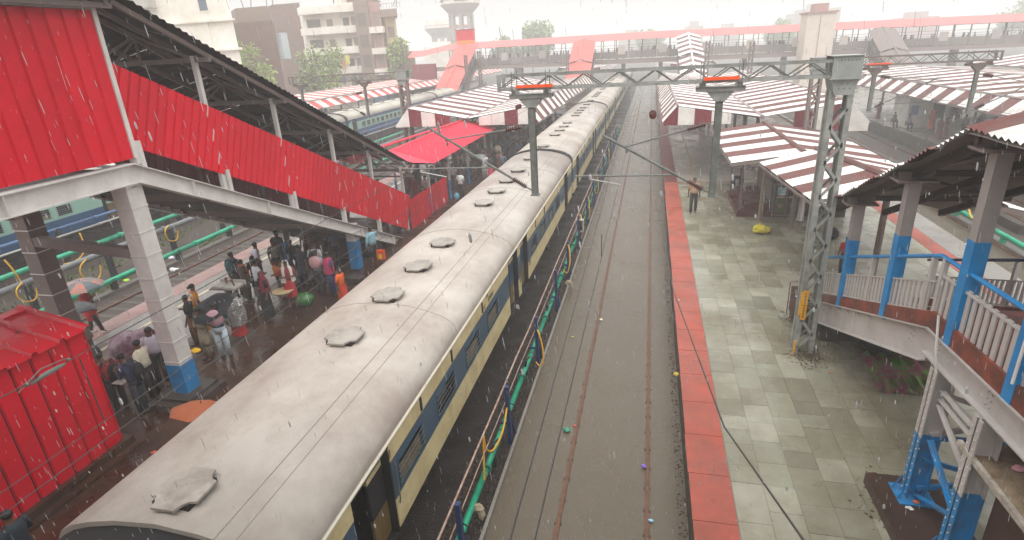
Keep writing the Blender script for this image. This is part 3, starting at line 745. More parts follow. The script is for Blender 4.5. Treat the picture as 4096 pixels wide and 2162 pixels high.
hose([(-3.06, 9.0, 1.36), (-3.06, 8.9, .9), (-3.04, 8.75, .45)], 'straight yellow hose end dropping to the green pipe', 'yellow hoses of the pipe run by the train')
hose([(-2.95, 20.8, 1.4), (-2.85, 20.5, 1.35), (-2.8, 20.3, .9), (-2.9, 20.2, .45), (-3.1, 20.4, .5)], 'yellow hose coil near the junction box', 'yellow hoses of the pipe run by the train')
for y in (24.9, 28.2, 33.4, 42.6): hose([(-2.95, y, 1.45), (-2.85, y-.2, 1.3), (-2.8, y-.3, .7), (-2.9, y-.3, .35), (-3.05, y, .5)], 'yellow hose hanging in the far pipe row past the junction box', 'yellow hoses far along the pipe run')
t = thing('junction_box', 'open grey junction box on a stand above the green pipe', 'box', (-2.95, 24.8, 0))
m = MB(); m.box(-3.1, -2.75, 24.75, 24.80, .75, 1.25); m.box(-3.1, -3.07, 24.5, 24.75, .75, 1.25); m.box(-2.78, -2.75, 24.5, 24.75, .75, 1.25); m.box(-3.1, -2.75, 24.5, 24.75, 1.25, 1.28); m.box(-3.1, -2.75, 24.5, 24.75, .72, .75); part('casing', m, M('box_grey', 'b0aa9c', .5, .15), t)
m = MB(); m.box(-3.05, -2.8, 24.68, 24.74, .8, 1.2); part('switchgear', m, BLKP, t); m = MB(); m.box(-3.0, -2.95, 24.6, 24.7, -.05, .72); m.box(-2.9, -2.85, 24.6, 24.7, -.05, .72); part('leg', m, BLKP, t)
# cloth rags tied to the pipe
for i, (y, lb) in enumerate(((8.15, 'pale rag tied round the green pipe near the bottom edge'), (19.6, 'dirty rag hanging on the kerb by the blue post'))):
    m = MB(); x = -3.12 if i == 0 else -2.84
    m.ball((x+.08, y, .30), .13, .07, .1, 9, 6, .25, R); m.ball((x+.17, y, .16), .07, .05, .14, 8, 6, .25, R); solo('rag', m, cloth('a89a80'), lb, 'rag')
# left yard pipes
def yard_pipe(x, z, r, mat, lb, posts=None, y0=4, y1=75, pm=BLKP, step=3.6, off=0):
    t = thing('yard_pipe', lb, 'pipe', (x, 20, -.06)); y = y0
    while y < y1:
        m = MB(); m.tube([(x, y, z), (x, min(y+step*1.7, y1)-.02, z)], r, 10); p = part('pipe_length', m, mat, t, smooth=True)
        m = MB(); m.tube([(x, y-.05, z), (x, y+.05, z)], r*1.35, 10); part('collar', m, mat, p); y += step*1.7
    if posts:
        y = posts
        while y < y1:
            m = MB(); m.box(x-.10, x+.10, y-.1, y+.1, -.06, z+r*.6); part('support', m, pm, t); y += step
    return t
yard_pipe(-21.75, .46, .11, GRNP, 'green pipe nearest the left platform, low over the grass', 10.4)
yard_pipe(-23.4, 1.15, .13, GRYP, 'thick grey pipe on dark posts in the yard', 8.3)
yard_pipe(-26.2, .8, .12, GRNP, 'green pipe further back in the yard, before the blue coaches', 11)
yard_pipe(-27.4, 1.75, .075, BLUP, 'blue pipe strung along the blue coaches', 9.5)
yard_pipe(-27.2, 1.42, .05, M('pale_pipe', 'a7a39c', .5, .1), 'thin pale pipe just below the blue pipe in the yard')
def loop(x, y, z, r, lb, grp='yellow hoses hung on the yard pipes', k=1.0):
    hose([(x+.12, y, z), (x+.2, y-r*.8, z-r*.35), (x+.22, y-r, z-r), (x+.2, y-r*.6, z-r*1.7*k), (x+.2, y+.1, z-r*1.95*k), (x+.2, y+r*.7, z-r*1.6*k), (x+.2, y+r*.9, z-r*.9)], lb, grp, .03)
loop(-23.4, 22.6, 1.3, .42, 'yellow hose loop on the dark post seen right of the big column')
loop(-23.4, 18.0, 1.2, .5, 'open yellow hose loop seen between the two big columns')
loop(-23.4, 15.3, 1.25, .4, 'yellow hose loop above the red kiosk roof')
hose([(-23.3, 19.7, 1.2), (-23.1, 19.9, .9), (-23.0, 19.9, .3), (-23, 19.95, .0)], 'yellow hose strip hanging from the grey pipe', 'yellow hoses hung on the yard pipes', .035)
hose([(-26.1, 20.3, 1.6), (-26.0, 20.25, 1.0), (-26, 20.0, .6), (-26, 19.6, .45), (-26, 19.0, .5)], 'yellow hose hooked under the back green pipe', 'yellow hoses hung on the yard pipes', .03)
hose([(-26.2, 16.9, 1.5), (-26.1, 17.0, 1.0), (-26.05, 17.1, .3)], 'pale yellow hose hanging at the left edge', 'yellow hoses hung on the yard pipes', .035)
for (y, lb) in ((36, 'yellow hose by the yard pipe beyond the stair roof, nearer one'), (40, 'yellow hose by the yard pipe beyond the stair roof, farther one')):
    loop(-25.5, y, 1.6, .45, lb)
t = thing('right_pipe', 'green pipe along the kerb beyond the right stair', 'pipe', (14.3, 25, .1))
for y in range(16, 60, 4):
    m = MB(); m.tube([(14.3, y, .42), (14.3, y+3.9, .42)], .10, 10); p = part('pipe_length', m, GRNP, t, smooth=True); m = MB(); m.tube([(14.3, y-.08, .42), (14.3, y+.08, .42)], .15, 10); m.box(14.22, 14.38, y+1.9, y+2.1, .1, .4); part('flange', m, GRNP, p)
hose([(14.2, 27.6, 1.1), (14.0, 27.4, .8), (13.95, 27.9, .6), (14.1, 28.6, .8)], 'pale yellow hose arched over the right green pipe', 'yellow hose on the right pipe', .04)
# ================================================================ LEFT FOOTBRIDGE WITH RED CLADDING
XN = -10.9; XF = -14.2
fb = thing('footbridge_stair', 'red clad footbridge and stair with dark sloping roof on the left platform', 'footbridge', (XN, 10, .83))
SL = (.84-6.74)/(22.8-10.05)                      # slope of the flight
def zs(y, z0=6.74): return z0 if y < 10.05 else z0+(y-10.05)*SL
# girders (plate girders with flanges), near and far
for x, nm in ((XN, 'near'), (XF, 'far')):
    for seg in ((-2, 10.05), (10.05, 22.9)):
        m = MB(); a, b = seg; h = .40
        m.prism([(x-.01, a, zs(a)-h), (x-.01, b, zs(b)-h), (x-.01, b, zs(b)), (x-.01, a, zs(a))], (.02, 0, 0))
        for q in (0, -h):
            m.prism([(x-.13, a, zs(a)+q-.012), (x-.13, b, zs(b)+q-.012), (x-.13, b, zs(b)+q+.012), (x-.13, a, zs(a)+q+.012)], (.26, 0, 0))
        gp = part('girder', m, STEELW, fb)
        k = a+1.5
        while k < b-.5:
            m = MB(); m.box(x-.12, x+.12, k-.008, k+.008, zs(k)-h+.02, zs(k)-.02); part('stiffener', m, STEELW, gp); k += 2.6
# deck / stair soffit
m = MB(); m.prism([(XF+.15, -2, 6.42), (XF+.15, 10.05, 6.42), (XF+.15, 10.05, 6.55), (XF+.15, -2, 6.55)], (3.0, 0, 0)); part('deck', m, STEELB, fb)
n = 36
sm = MB()
for i in range(n):
    y0 = 10.05+(22.6-10.05)*i/n; y1 = 10.05+(22.6-10.05)*(i+1)/n; z = zs(y0)-.12
    sm.box(XF+.15, XN-.15, y0, y1+.03, z-.20, z-.15); sm.box(XF+.15, XN-.15, y0, y0+.02, z-.15, z-.0)
part('stair_steps', sm, M('step_plates', '5f5650', .6, .3, 2, dirt='2f2a26', damt=.7, dscale=1.5), fb)
m = MB()
for y in (12, 14.5, 17, 19.5): m.bar((XF, y, zs(y)-.32), (XN, y, zs(y)-.32), .12, .22)
for y in (0, 2.5, 5, 7.5, 10): m.bar((XF, y, 6.35), (XN, y, 6.35), .12, .22)
part('cross_beams', m, STEELB, fb, kind='stuff')
# red corrugated cladding, sheet by sheet
TR = 'trap'
sheet_run(fb, 'cladding_sheet', (XN+.03, 10.17, 6.84), (0, -1, 0), 12.2, (0, 0, 1), 2.93, .98, [RED], 3, .05, 'groove')
ux = Vector((0, 1, SL)).normalized(); vx = Vector((0, -SL, 1)).normalized()
ux = Vector((0, 1, -.452)).normalized(); vx = Vector((0, .452, 1)).normalized()
sheet_run(fb, 'cladding_sheet', (XN-.01, 23.72, .98), -ux, 16.0, vx, 1.60, 1.02, [RED], 4, .048, TR)
sheet_run(fb, 'cladding_sheet', (XN+.04, 29.4, .78), (0, -1, -.0), 5.3, (0, 0, 1), 1.48, 1.0, [RED], 5, .025, TR)
m = MB(); m.box(XN-.08, XN+.07, 10.16, 10.26, 6.84, 9.85); m.box(XN-.06, XN+.06, 10.2, 10.3, 6.7, 7.2); part('corner_post', m, STEELW, fb)
m = MB(); m.prism([(XN-.03, -2, 9.79), (XN-.03, 10.1, 9.79), (XN-.03, 10.1, 9.83), (XN-.03, -2, 9.83)], (.05, 0, 0)); part('top_rail', m, STEEL, fb)
# inner far-side cladding seen as a dark wall under the roof
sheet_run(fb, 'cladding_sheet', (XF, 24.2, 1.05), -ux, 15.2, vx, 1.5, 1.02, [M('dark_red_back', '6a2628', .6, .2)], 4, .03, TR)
for y in (10.4, 12.9, 15.6, 18.4, 21.05):          # stanchions holding the near sheets on the girder
    m = MB(); m.box(XN-.06, XN+.02, y-.06, y+.06, zs(y)-.0, zs(y)+.6); part('stanchion', m, STEELW, fb)
# roof posts, trusses and roof
def zr(y): return 9.94-(y-10.65)*.4515
for y in (10.25, 12.75, 15.5, 18.4, 21.05, 23.9):
    for x in (XN-.08, XF):
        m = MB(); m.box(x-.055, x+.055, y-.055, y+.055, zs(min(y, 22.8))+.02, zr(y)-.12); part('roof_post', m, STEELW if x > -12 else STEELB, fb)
    m = MB(); z = zr(y)-.22
    m.bar((XF-.45, y, z), (XN+.38, y, z), .09, .12); m.bar((XF, y, z), (-12.55, y, z+.62), .06); m.bar((XN, y, z), (-12.55, y, z+.62), .06)
    m.bar((-12.55, y, z), (-12.55, y, z+.62), .05); m.bar((-11.7, y, z), (-12.55, y, z+.55), .045); m.bar((-13.4, y, z), (-12.55, y, z+.55), .045)
    part('roof_truss', m, M('truss_steel', '7a706a', .6, .15, 3, spec=.2), fb)
m = MB()
for x, dz in ((XN+.3, 0), (-11.7, .28), (-12.55, .5), (-13.4, .28), (XF-.3, 0)):
    m.bar((x, 10.4, zr(10.4)+dz-.12), (x, 23.6, zr(23.6)+dz-.12), .07, .1)
    m.bar((x, -2, zr(10.6)+dz-.12), (x, 10.4, zr(10.6)+dz-.12), .07, .1)
part('purlin', m, STEELB, fb)
for s, (xa, xb) in enumerate(((XN+.55, -12.55), (XF-.6, -12.55))):
    d = Vector((xb-xa, 0, .55)); L = d.length
    uu = Vector((0, 1, -.4515)).normalized()
    sheet_run(fb, 'roof_sheet', (xa, 10.62, zr(10.62)-.02), uu, 14.2, d, L, 1.05, [M('roof_sheet_dark', '332b28', .8, .2, 2, rnd=.1, spec=.1)], 5, .045)
    sheet_run(fb, 'roof_sheet', (xa, -2, zr(10.62)), (0, 1, 0), 12.7, d, L, 1.05, [M('roof_sheet_dark', '332b28', .8)], 5, .045)
# columns: white cased, blue foot
def cased_column(x, y, w, z1, zb, lab, seams, mat=STEELW):
    m = MB(); m.box(x-w/2, x+w/2, y-w/2, y+w/2, .86, z1); c = part('column', m, mat, fb, lab)
    m = MB(); m.box(x-w/2-.006, x+w/2+.006, y-w/2-.006, y+w/2+.006, .85, zb); part('painted_foot', m, CYB, c)
    z = .84
    while z < z1-.2:
        z += seams; m = MB(); m.box(x-w/2-.012, x+w/2+.012, y-w/2-.012, y+w/2+.012, z-.012, z+.012); part('batten', m, STEELW if z > zb else CYB, c)
    m = MB(); m.box(x-w/2-.10, x+w/2+.10, y-w/2-.08, y+w/2+.08, z1-.02, z1+.02); part('cap_plate', m, STEELW, c)
    return c
cased_column(-11.13, 10.0, .42, 6.30, 1.86, 'tall pale column with chipped blue foot', .55)
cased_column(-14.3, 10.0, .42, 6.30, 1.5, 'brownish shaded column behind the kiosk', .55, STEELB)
cased_column(-11.1, 19.0, .36, 2.40, 2.0, 'short blue column under the stair', .9)
cased_column(-14.2, 19.0, .36, 2.40, 1.9, 'short blue column under the far side of the stair', .9)
m = MB(); m.bar((-14.3, 9.9, 4.98), (-11.1, 9.9, 4.72), .2, .22); part('tie_beam', m, STEELB, fb)
m = MB(); m.box(-11.75, -10.5, 9.3, 10.6, .83, 1.0); m.box(-11.6, -10.65, 9.5, 10.5, 1.0, 1.08); part('column_footing', m, CONCD, fb)
m = MB(); m.box(-13.9, -11.2, 20.2, 22.4, .83, 1.9); part('stair_base_wall', m, MUD, fb)
# lower canopy over the foot of the stair
cp = thing('red_canopy', 'bright red ridged canopy over the foot of the left stair', 'canopy', (-12.5, 33, .83))
z0, z1 = 3.52, 4.18
for xa, y0 in ((-10.35, 26.5), (-14.7, 26.5)):
    d = Vector((-12.5-xa, 0, z1-z0)); L = d.length
    sheet_run(cp, 'roof_sheet', (xa, y0, z0), (0, 1, 0), 12.4, d, L, .9, [REDF], 4, .03, TR)
# near triangular apron joining canopy and sloping roof
m = MB(); m.add([(-10.35, 26.5, z0+.01), (-12.5, 26.5, z1+.01), (-14.7, 26.5, z0+.01), (-14.7, 23.9, 4.35), (-12.5, 24.2, 4.62), (-10.4, 24.0, 4.05)], [(0, 5, 4, 1), (1, 4, 3, 2)]); part('apron_sheet', m, REDF, cp)
m = MB(); m.tube([(-12.5, 24.2, 4.60), (-12.5, 38.9, z1+.03)], .06, 6); part('ridge_cap', m, REDF, cp)
m = MB()
for y in (24, 27, 30.0, 33.6, 37.7): m.bar((-14.7, y, z0-.1), (-10.4, y, z0-.1), .07); m.bar((-14.6, y, z0-.1), (-12.5, y, z1-.12), .05); m.bar((-10.5, y, z0-.1), (-12.5, y, z1-.12), .05)
part('rafter', m, STEELB, cp)
for y in (26.9, 30.0, 33.6, 37.7):
    for x in (-10.9, -14.2):
        m = MB(); m.box(x-.05, x+.05, y-.05, y+.05, 1.9, z0-.05); p = part('post', m, STEEL, cp)
        m = MB(); m.box(x-.052, x+.052, y-.052, y+.052, .83, 1.9); part('painted_foot', m, CYB, p)
# ---------------------------------------------------------------- kiosk
kx0, kx1, ky0, ky1 = -13.7, -11.1, 1.5, 8.04
k = thing('kiosk', 'bright red sheet metal kiosk with pitched red roof', 'kiosk', ((kx0+kx1)/2, 5, .83))
m = MB(); m.box(kx0+.05, kx1-.04, ky0+.05, ky1-.05, 1.05, 3.7); part('inner_wall', m, DKIN, k)
m = MB(); m.box(kx0-.12, kx1+.14, ky0-.1, ky1+.14, .83, 1.06); m.box(kx0-.3, kx1+.32, ky0-.1, ky1+.3, .83, .90); part('plinth', m, MUD, k)
sheet_run(k, 'wall_sheet', (kx1, ky0, 1.06), (0, 1, 0), ky1-ky0, (0, 0, 1), 2.72, 1.08, [RED], 3, .05, 'groove')
for w_ in ((kx1, ky1, (-1, 0, 0)), ):
    sheet_run(k, 'wall_sheet', (kx1, ky1, 1.06), (-1, 0, 0), kx1-kx0, (0, 0, 1), 2.72, .9, [RED], 4, .035, TR)
xr, zr2 = -12.55, 4.12
for xa in (kx1+.10, kx0-.1):
    d = Vector((xr-xa, 0, zr2-3.76)); L = d.length
    uu = (0, 1, 0)
    sheet_run(k, 'roof_sheet', (xa, ky0, 3.76), uu, ky1+.1-ky0, d, L+.1, .55, [M('red_roof_sheet', 'c81528', .28, .15, 1.2, dirt='9a2a34', damt=.6, rnd=.08, rvar=.12, spec=.5)], 1, .07, TR)
m = MB(); m.add([(kx1, ky1+.02, 3.76), (kx0, ky1+.02, 3.76), (xr, ky1+.02, 4.1)], [(0, 1, 2)]); m.bar((xr, ky0, 4.14), (xr, ky1+.12, 4.14), .28, .03); part('ridge_cap', m, RED, k)
m = MB(); m.box(-11.9, -11.4, 6.3, 6.8, 3.94, 3.95); part('grey_patch', m, M('wet_patch', 'a9a09a', .2, .1), k) if False else None
lt = MB()
for (x, y, s) in ((-11.6, 6.6, .06), (-11.9, 7.4, .05), (-12.1, 6.1, .04), (-11.5, 7.0, .03)): lt.ball((x, y, 3.76+.22*(kx1+.1-x)/1.45*1.1+.06), s, s*.8, .02, 6, 4, .3, R)
part('wet_leaves', lt, RUST, k, kind='stuff')
# ---------------------------------------------------------------- butterfly shelters
def butterfly(name, label, prof, y0, y1, step, mats, post_x, zbase, endcols, fascia=None, fasmats=None, far_mats=None, ribs=5, group='striped platform shelters', soffit=True):
    """prof: list of (x,z) across the roof from left eave to right eave."""
    t = thing(name, label, 'platform shelter', ((prof[0][0]+prof[-1][0])/2, y0, zbase), group)
    for i in range(len(prof)-1):
        a = Vector((prof[i][0], 0, prof[i][1])); b = Vector((prof[i+1][0], 0, prof[i+1][1])); d = b-a
        n_ = round((y1-y0)/step); nn = Vector((0, 1, 0)).cross(d.normalized())
        # sheets run across; keep normal up by running along +y with v = -d when needed
        if nn.z < 0: p = b; v = -d
        else: p = a; v = d
        mt = mats
        w = (y1-y0)/n_
        for k in range(n_):
            me = sheet_mesh(w, d.length+.02, ribs, .035, mt[k % len(mt)], 'wave')
            dv = R.uniform(-.08, .08)
            un = Vector((0, 1, 0)); vn = v.normalized()
            inst('roof_sheet', me, basis(Vector((p.x, y0+w*k, p.z))+vn*dv+Vector((0, 0, .005*(k % 2)+R.uniform(-.012, .012))), un, vn), t)
    m = MB()
    for i, (x, z) in enumerate(prof[1:-1]):
        if z > prof[0][1]+.35: m.tube([(x, y0-.02, z+.03), (x, y1, z+.03)], .07, 6)
        else: m.tube([(x, y0-.1, z-.02), (x, y1, z-.02)], .13, 8)
    part('ridge_and_gutter', m, M('grey_gutter', '8e847e', .45, .15, 2, dirt='6a5550', damt=.6), t)
    # frames and posts
    y = y0+1.2
    while y < y1:
        m = MB()
        for i in range(len(prof)-1): m.bar((prof[i][0], y, prof[i][1]-.12), (prof[i+1][0], y, prof[i+1][1]-.12), .1, .14)
        f_ = part('roof_frame', m, STEELB, t)
        for px in post_x:
            zt = min(z for x, z in prof[1:-1])-.15
            m = MB(); m.tube([(px, y, zbase), (px, y, zt)], .1, 8); part('post', m, STEELB, t)
        y += 4.6
    m = MB()
    for i, (x, z) in enumerate(prof): m.box(x-.04, x+.04, y0, y1, z-.1, z-.02)
    part('eave_purlin', m, STEELB, t)
    if fascia:
        xs, zt_f, zb = fascia
        for i in range(len(xs)-1):
            xa, xb = xs[i], xs[i+1]
            mm = fasmats[i % len(fasmats)]
            if mm is None: continue
            m = MB(); n = 6; V = []; F = []
            for q in range(n+1):
                x = xa+.01+(xb-xa-.02)*q/n; V += [(x, y0-.05-.012*(q % 2), zb(x)), (x, y0-.05-.012*(q % 2), zt_f(x)-.03)]
            m.add(V, [(2*q, 2*q+2, 2*q+3, 2*q+1) for q in range(n)]); part('fascia_panel', m, mm, t)
    return t
def interp(prof):
    def f(x):
        for (xa, za), (xb, zb) in zip(prof[:-1], prof[1:]):
            if xa <= x <= xb: return za+(zb-za)*(x-xa)/(xb-xa)
        return prof[-1][1] if x > prof[-1][0] else prof[0][1]
    return f
PR2 = [(.75, 4.28), (1.50, 5.14), (6.0, 4.42), (10.3, 5.06), (11.35, 4.0)]
butterfly('platform_shelter', 'maroon and white striped butterfly shelter on the right platform behind the bracket arm', PR2, 34.2, 71, 1.13, [WHT, MAR], (6.0,), .84, None,
          ([.78, 1.55, 2.45, 3.35, 4.4, 5.3, 6.7, 7.6, 8.5, 9.3, 10.3, 11.3], interp(PR2), lambda x: 4.08 if x < 5 else 3.55), [MARP, WHTP, MARP, WHTP, None, None, None, MARP, WHTP, MARP, WHTP])
PL = [(-17.3, 4.0), (-16.25, 5.16), (-12.0, 4.38), (-7.85, 5.02), (-7.12, 4.06)]
butterfly('platform_shelter', 'maroon and white striped butterfly shelter on the left platform above the crowd', PL, 37.7, 76, 1.13, [WHT, MAR], (-12.0,), .83, None,
          ([-17.25, -16.2, -15.3, -14.3, -13.2, -11.2, -10.3, -9.4, -8.5, -7.8, -7.15], interp(PL), lambda x: 3.92), [WHTP, MARP, WHTP, MARP, None, WHTP, WHTP, MARP, WHTP, MARP])
PW = [(-32.0, 4.10), (-33.1, 4.78), (-37.3, 4.35), (-41.4, 4.85), (-42.4, 4.1)][::-1]
butterfly('platform_shelter', 'red and white striped shelter on the far left platform below the apartment block', PW, 42, 97, 1.15, [WHT, RWR], (-37.3,), .83, None)
P3 = [(18.55, 3.85), (19.45, 4.62), (25.0, 4.98), (31.0, 4.5), (32, 3.9)]
butterfly('platform_shelter', 'wide maroon and white striped shelter on the outermost right platform', P3, 26, 66, 1.2, [WHT, MAR], (22, 28), .83, None)
P4 = [(33.0, 4.6), (38.5, 5.3), (46, 5.0)]
butterfly('platform_shelter', 'striped shelter roof at the right edge beyond the outermost platform', P4, 40, 74, 1.25, [WHT, MAR], (39,), .3, None)
PB = [(.9, 4.2), (1.8, 5.0), (6.0, 4.4), (10.2, 5.0), (11.1, 4.2)]
butterfly('platform_shelter', 'hazy striped shelter on the right platform beyond the far footbridge', PB, 108, 128, 1.3, [WHT, MAR], (6,), .84, None, ([1.8, 3.2, 4.6, 6, 7.4], interp(PB), lambda x: 3.9), [WHTP, MARP])
PB2 = [(-17.2, 4.2), (-16.2, 5.0), (-12.0, 4.4), (-7.8, 5.0), (-7.1, 4.2)]
butterfly('platform_shelter', 'hazy striped shelter on the left platform beyond the far footbridge', PB2, 108, 128, 1.3, [WHT, MAR], (-12,), .84, None, ([-11.5, -10.2, -8.9, -7.6], interp(PB2), lambda x: 3.9), [WHTP, MARP])
PB3 = [(-31.9, 4.2), (-33.0, 5.0), (-37.0, 4.4), (-41, 5.0)][::-1]
butterfly('platform_shelter', 'hazy striped roof on the far left platform beyond the far footbridge', PB3, 106, 128, 1.3, [WHT, RWR], (-37,), .84, None)
# near low gable shelter on the right platform, two lengths
def slab_roof(label, xe, xr, y0, y1, ze, zr, step, x2=None, z2=None, start=0, group='striped platform shelters'):
    """roof between near eave line and ridge line; ze,zr,(z2) are (z at y0, z at y1)."""
    t = thing('platform_shelter', label, 'platform shelter', ((xe+xr)/2, (y0+y1)/2, .84), group)
    n = round((y1-y0)/step); w = (y1-y0)/n
    lines = [(xe, ze), (xr, zr)]+([(x2, z2)] if x2 else [])
    for (xa, za), (xb, zb) in zip(lines[:-1], lines[1:]):
        for k in range(n):
            f0, f1 = k/n, (k+1)/n
            A = Vector((xa, y0+w*k, za[0]+(za[1]-za[0])*f0)); B = Vector((xa, y0+w*(k+1), za[0]+(za[1]-za[0])*f1)); Cc = Vector((xb, y0+w*k, zb[0]+(zb[1]-zb[0])*f0))
            u = (B-A).normalized(); v = (Cc-A); L = v.length; nn = u.cross(v).normalized()
            if nn.z < 0: A = Cc; v = -v; nn = -nn
            inst('roof_sheet', sheet_mesh((B-A).length if False else w*1.004, L, 6, .04, [WHT, MAR][(k+start) % 2], 'wave'), basis(A+Vector((0, 0, .006*(k % 2))), u, v.normalized(), u.cross(v.normalized())), t)
    m = MB(); m.tube([(xr, y0, zr[0]+.05), (xr, y1, zr[1]+.05)], .10, 6); part('ridge_cap', m, MAR, t)
    m = MB()
    for k in range(0, n+1, 2):
        y = y0+w*k if k < n else y1-.05; f0 = k/n
        for (xa, za), (xb, zb) in zip(lines[:-1], lines[1:]): m.bar((xa, y, za[0]+(za[1]-za[0])*f0-.1), (xb, y, zb[0]+(zb[1]-zb[0])*f0-.1), .07, .1)
    m.bar((xe, y0, ze[0]-.08), (xe, y1, ze[1]-.08), .06); part('roof_frame', m, STEELB, t)
    for y in (y0+.6, y1-.6):
        m = MB(); m.tube([(xr, y, .84), (xr, y, min(zr)-.1)], .09, 8); part('post', m, STEELB, t)
    return t
slab_roof('low striped shelter roof behind the stall, the farther of two', 3.3, 6.0, 24.5, 33.6, (3.8, 3.8), (4.15, 4.15), 1.14, 9.4, (3.6, 3.6))
slab_roof('low striped shelter roof over the stall with posters, the nearer of two', 4.34, 6.35, 16.3, 24.4, (4.35, 3.82), (4.85, 4.32), 1.16, 9.4, (4.1, 3.7), 0)
# ================================================================ RIGHT STAIR
XA, XB = 4.62, 7.1
rs = thing('platform_stair', 'grey and blue railed stair landing on the right platform', 'stair', (XA, 12, .84))
def zd(y): return 4.0+(9.55-y)*.035 if y < 9.55 else 4.0-(y-9.55)*(4.0-1.79)/(15.5-9.55)     # top of the girder
YE = 16.6
for x in (XA, XB):
    for (a, b) in ((1.5, 9.55), (9.55, YE-.6)):
        h = .42 if a < 5 else .60
        m = MB(); m.prism([(x-.012, a, zd(a)-h), (x-.012, b, zd(b)-h), (x-.012, b, zd(b)), (x-.012, a, zd(a))], (.024, 0, 0))
        for q in (-h, 0): m.prism([(x-.11, a, zd(a)+q-.012), (x-.11, b, zd(b)+q-.012), (x-.11, b, zd(b)+q+.012), (x-.11, a, zd(a)+q+.012)], (.22, 0, 0))
        gp = part('girder', m, STEEL, rs)
        bm = MB()
        for yb in ((3.2, 5.2, 6.6, 7.7, 9.2) if a < 5 else (10.1, 11.9, 13.6, 15.2)):
            for i in (0, 1):
                for j in (0, 1, 2): bm.ball((x-.022, yb+.09*i, zd(yb)-.12-.1*j), .016, .016, .016, 6, 4)
        part('bolts', bm, STEEL, gp, kind='stuff')
# concrete deck with red stained edge
REDST = M('red_stained_concrete', '843d2c', .5, .4, 4, dirt='3a2a22', damt=.85, dscale=2.2)
m = MB(); m.box(XA-.06, XB+.06, 1.5, 9.55, 4.06, 4.28); part('landing_slab', m, REDST, rs)
for x in (XA, XB):
    m = MB(); m.prism([(x-.07, 9.55, 4.015), (x-.07, YE-.6, zd(YE-.6)+.015), (x-.07, YE-.6, zd(YE-.6)+.20), (x-.07, 9.55, 4.30)], (.14, 0, 0)); m.prism([(x-.075, 1.5, zd(1.5)+.015), (x-.075, 9.55, 4.015), (x-.075, 9.55, 4.31), (x-.075, 1.5, zd(1.5)+.31)], (.15, 0, 0)); part('stringer', m, REDST, rs)
ns = 13
for i in range(ns):
    y0 = 9.75+(YE-9.75)*i/ns; y1 = 9.75+(YE-9.75)*(i+1)/ns; zt = 4.28-(i+1)*(4.28-.84)/(ns+1)
    m = MB(); m.box(XA+.08, XB-.08, y0+.002, y1+.03, zt-.32, zt); part('step', m, REDST, rs)
m = MB(); m.box(XA-.2, XB+.2, YE+.0, YE+.35, .84, 1.1); m.box(XA-.35, XA-.02, 15.3, YE+.3, .84, 1.62); part('foot_wall', m, RUST, rs)
m = MB(); m.box(XA+.03, XB-.03, 15.0, YE-.03, .84, 1.4); part('foot_block', m, CONCD, rs)
# railings: blue handrail, white balusters each a part
def railing(x, far=False):
    rp = []
    for y in (1.6, 9.75, YE-.9): rp.append((x, y, zd(y)+1.26))
    hm = MB(); hm.tube(rp, .036, 8); part('handrail', hm, BLU if not far else BLUD, rs)
    for (a, b) in ((1.6, 9.75), (9.75, YE-1.0)):
        m = MB()
        for q in (.28, .98 if a < 5 else .82): m.bar((x, a, zd(a)+q), (x, b, zd(b)+q), .05, .03)
        rl = part('rail_bar', m, STEEL, rs)
        n = int((b-a)/.165); bm = MB().box(-.012, .012, -.045, .045, 0, .68 if a < 5 else .52).mesh('baluster', STEEL)
        for i in range(1, n):
            y = a+(b-a)*i/n
            inst('baluster', bm, Matrix.Translation((x, y, zd(y)+.29)), rs)
    for y in (5.2, 9.6, 9.95, 12.3, 15.3):
        m = MB(); m.box(x-.035, x+.035, y-.04, y+.04, zd(y)+.2, zd(y)+1.22); part('rail_post', m, STEEL, rs)
railing(XA-.02); railing(XB+.02, True)
# canopy columns: blue to shoulder height, grey above
def zc(y): return 7.12 if y < 9.2 else 7.12-(y-9.2)*.445
for x in (XA+.02, XB-.05):
    for y in (4.0, 7.35, 8.95, 11.35, 13.75):
        zb = zd(y)+.24; w = .20
        m = MB(); m.box(x-w/2, x+w/2, y-w/2, y+w/2, zb+1.45, zc(y)-.12); c = part('column', m, M('grey_column', '98908b', .5, .12, 3, spec=.3), rs)
        m = MB(); m.box(x-w/2-.004, x+w/2+.004, y-w/2-.004, y+w/2+.004, zb-.25, zb+1.45); part('painted_foot', m, BLU, c)
        m = MB(); m.box(x-.32, x+.32, y-.22, y+.22, zc(y)-.13, zc(y)-.09); m.prism([(x-.25, y-.05, zc(y)-.09), (x+.25, y-.05, zc(y)-.09), (x+.3, y-.05, zc(y)+.05), (x-.3, y-.05, zc(y)+.05)], (0, .1, 0)); part('column_head', m, STEELB, c)
m = MB(); m.tube([(XA-.12, 7.25, 4.4), (XA-.12, 7.25, 7.0)], .02, 6); m.box(XA-.16, XA-.06, 7.2, 7.35, 5.9, 6.0); part('conduit', m, WHTP, rs)
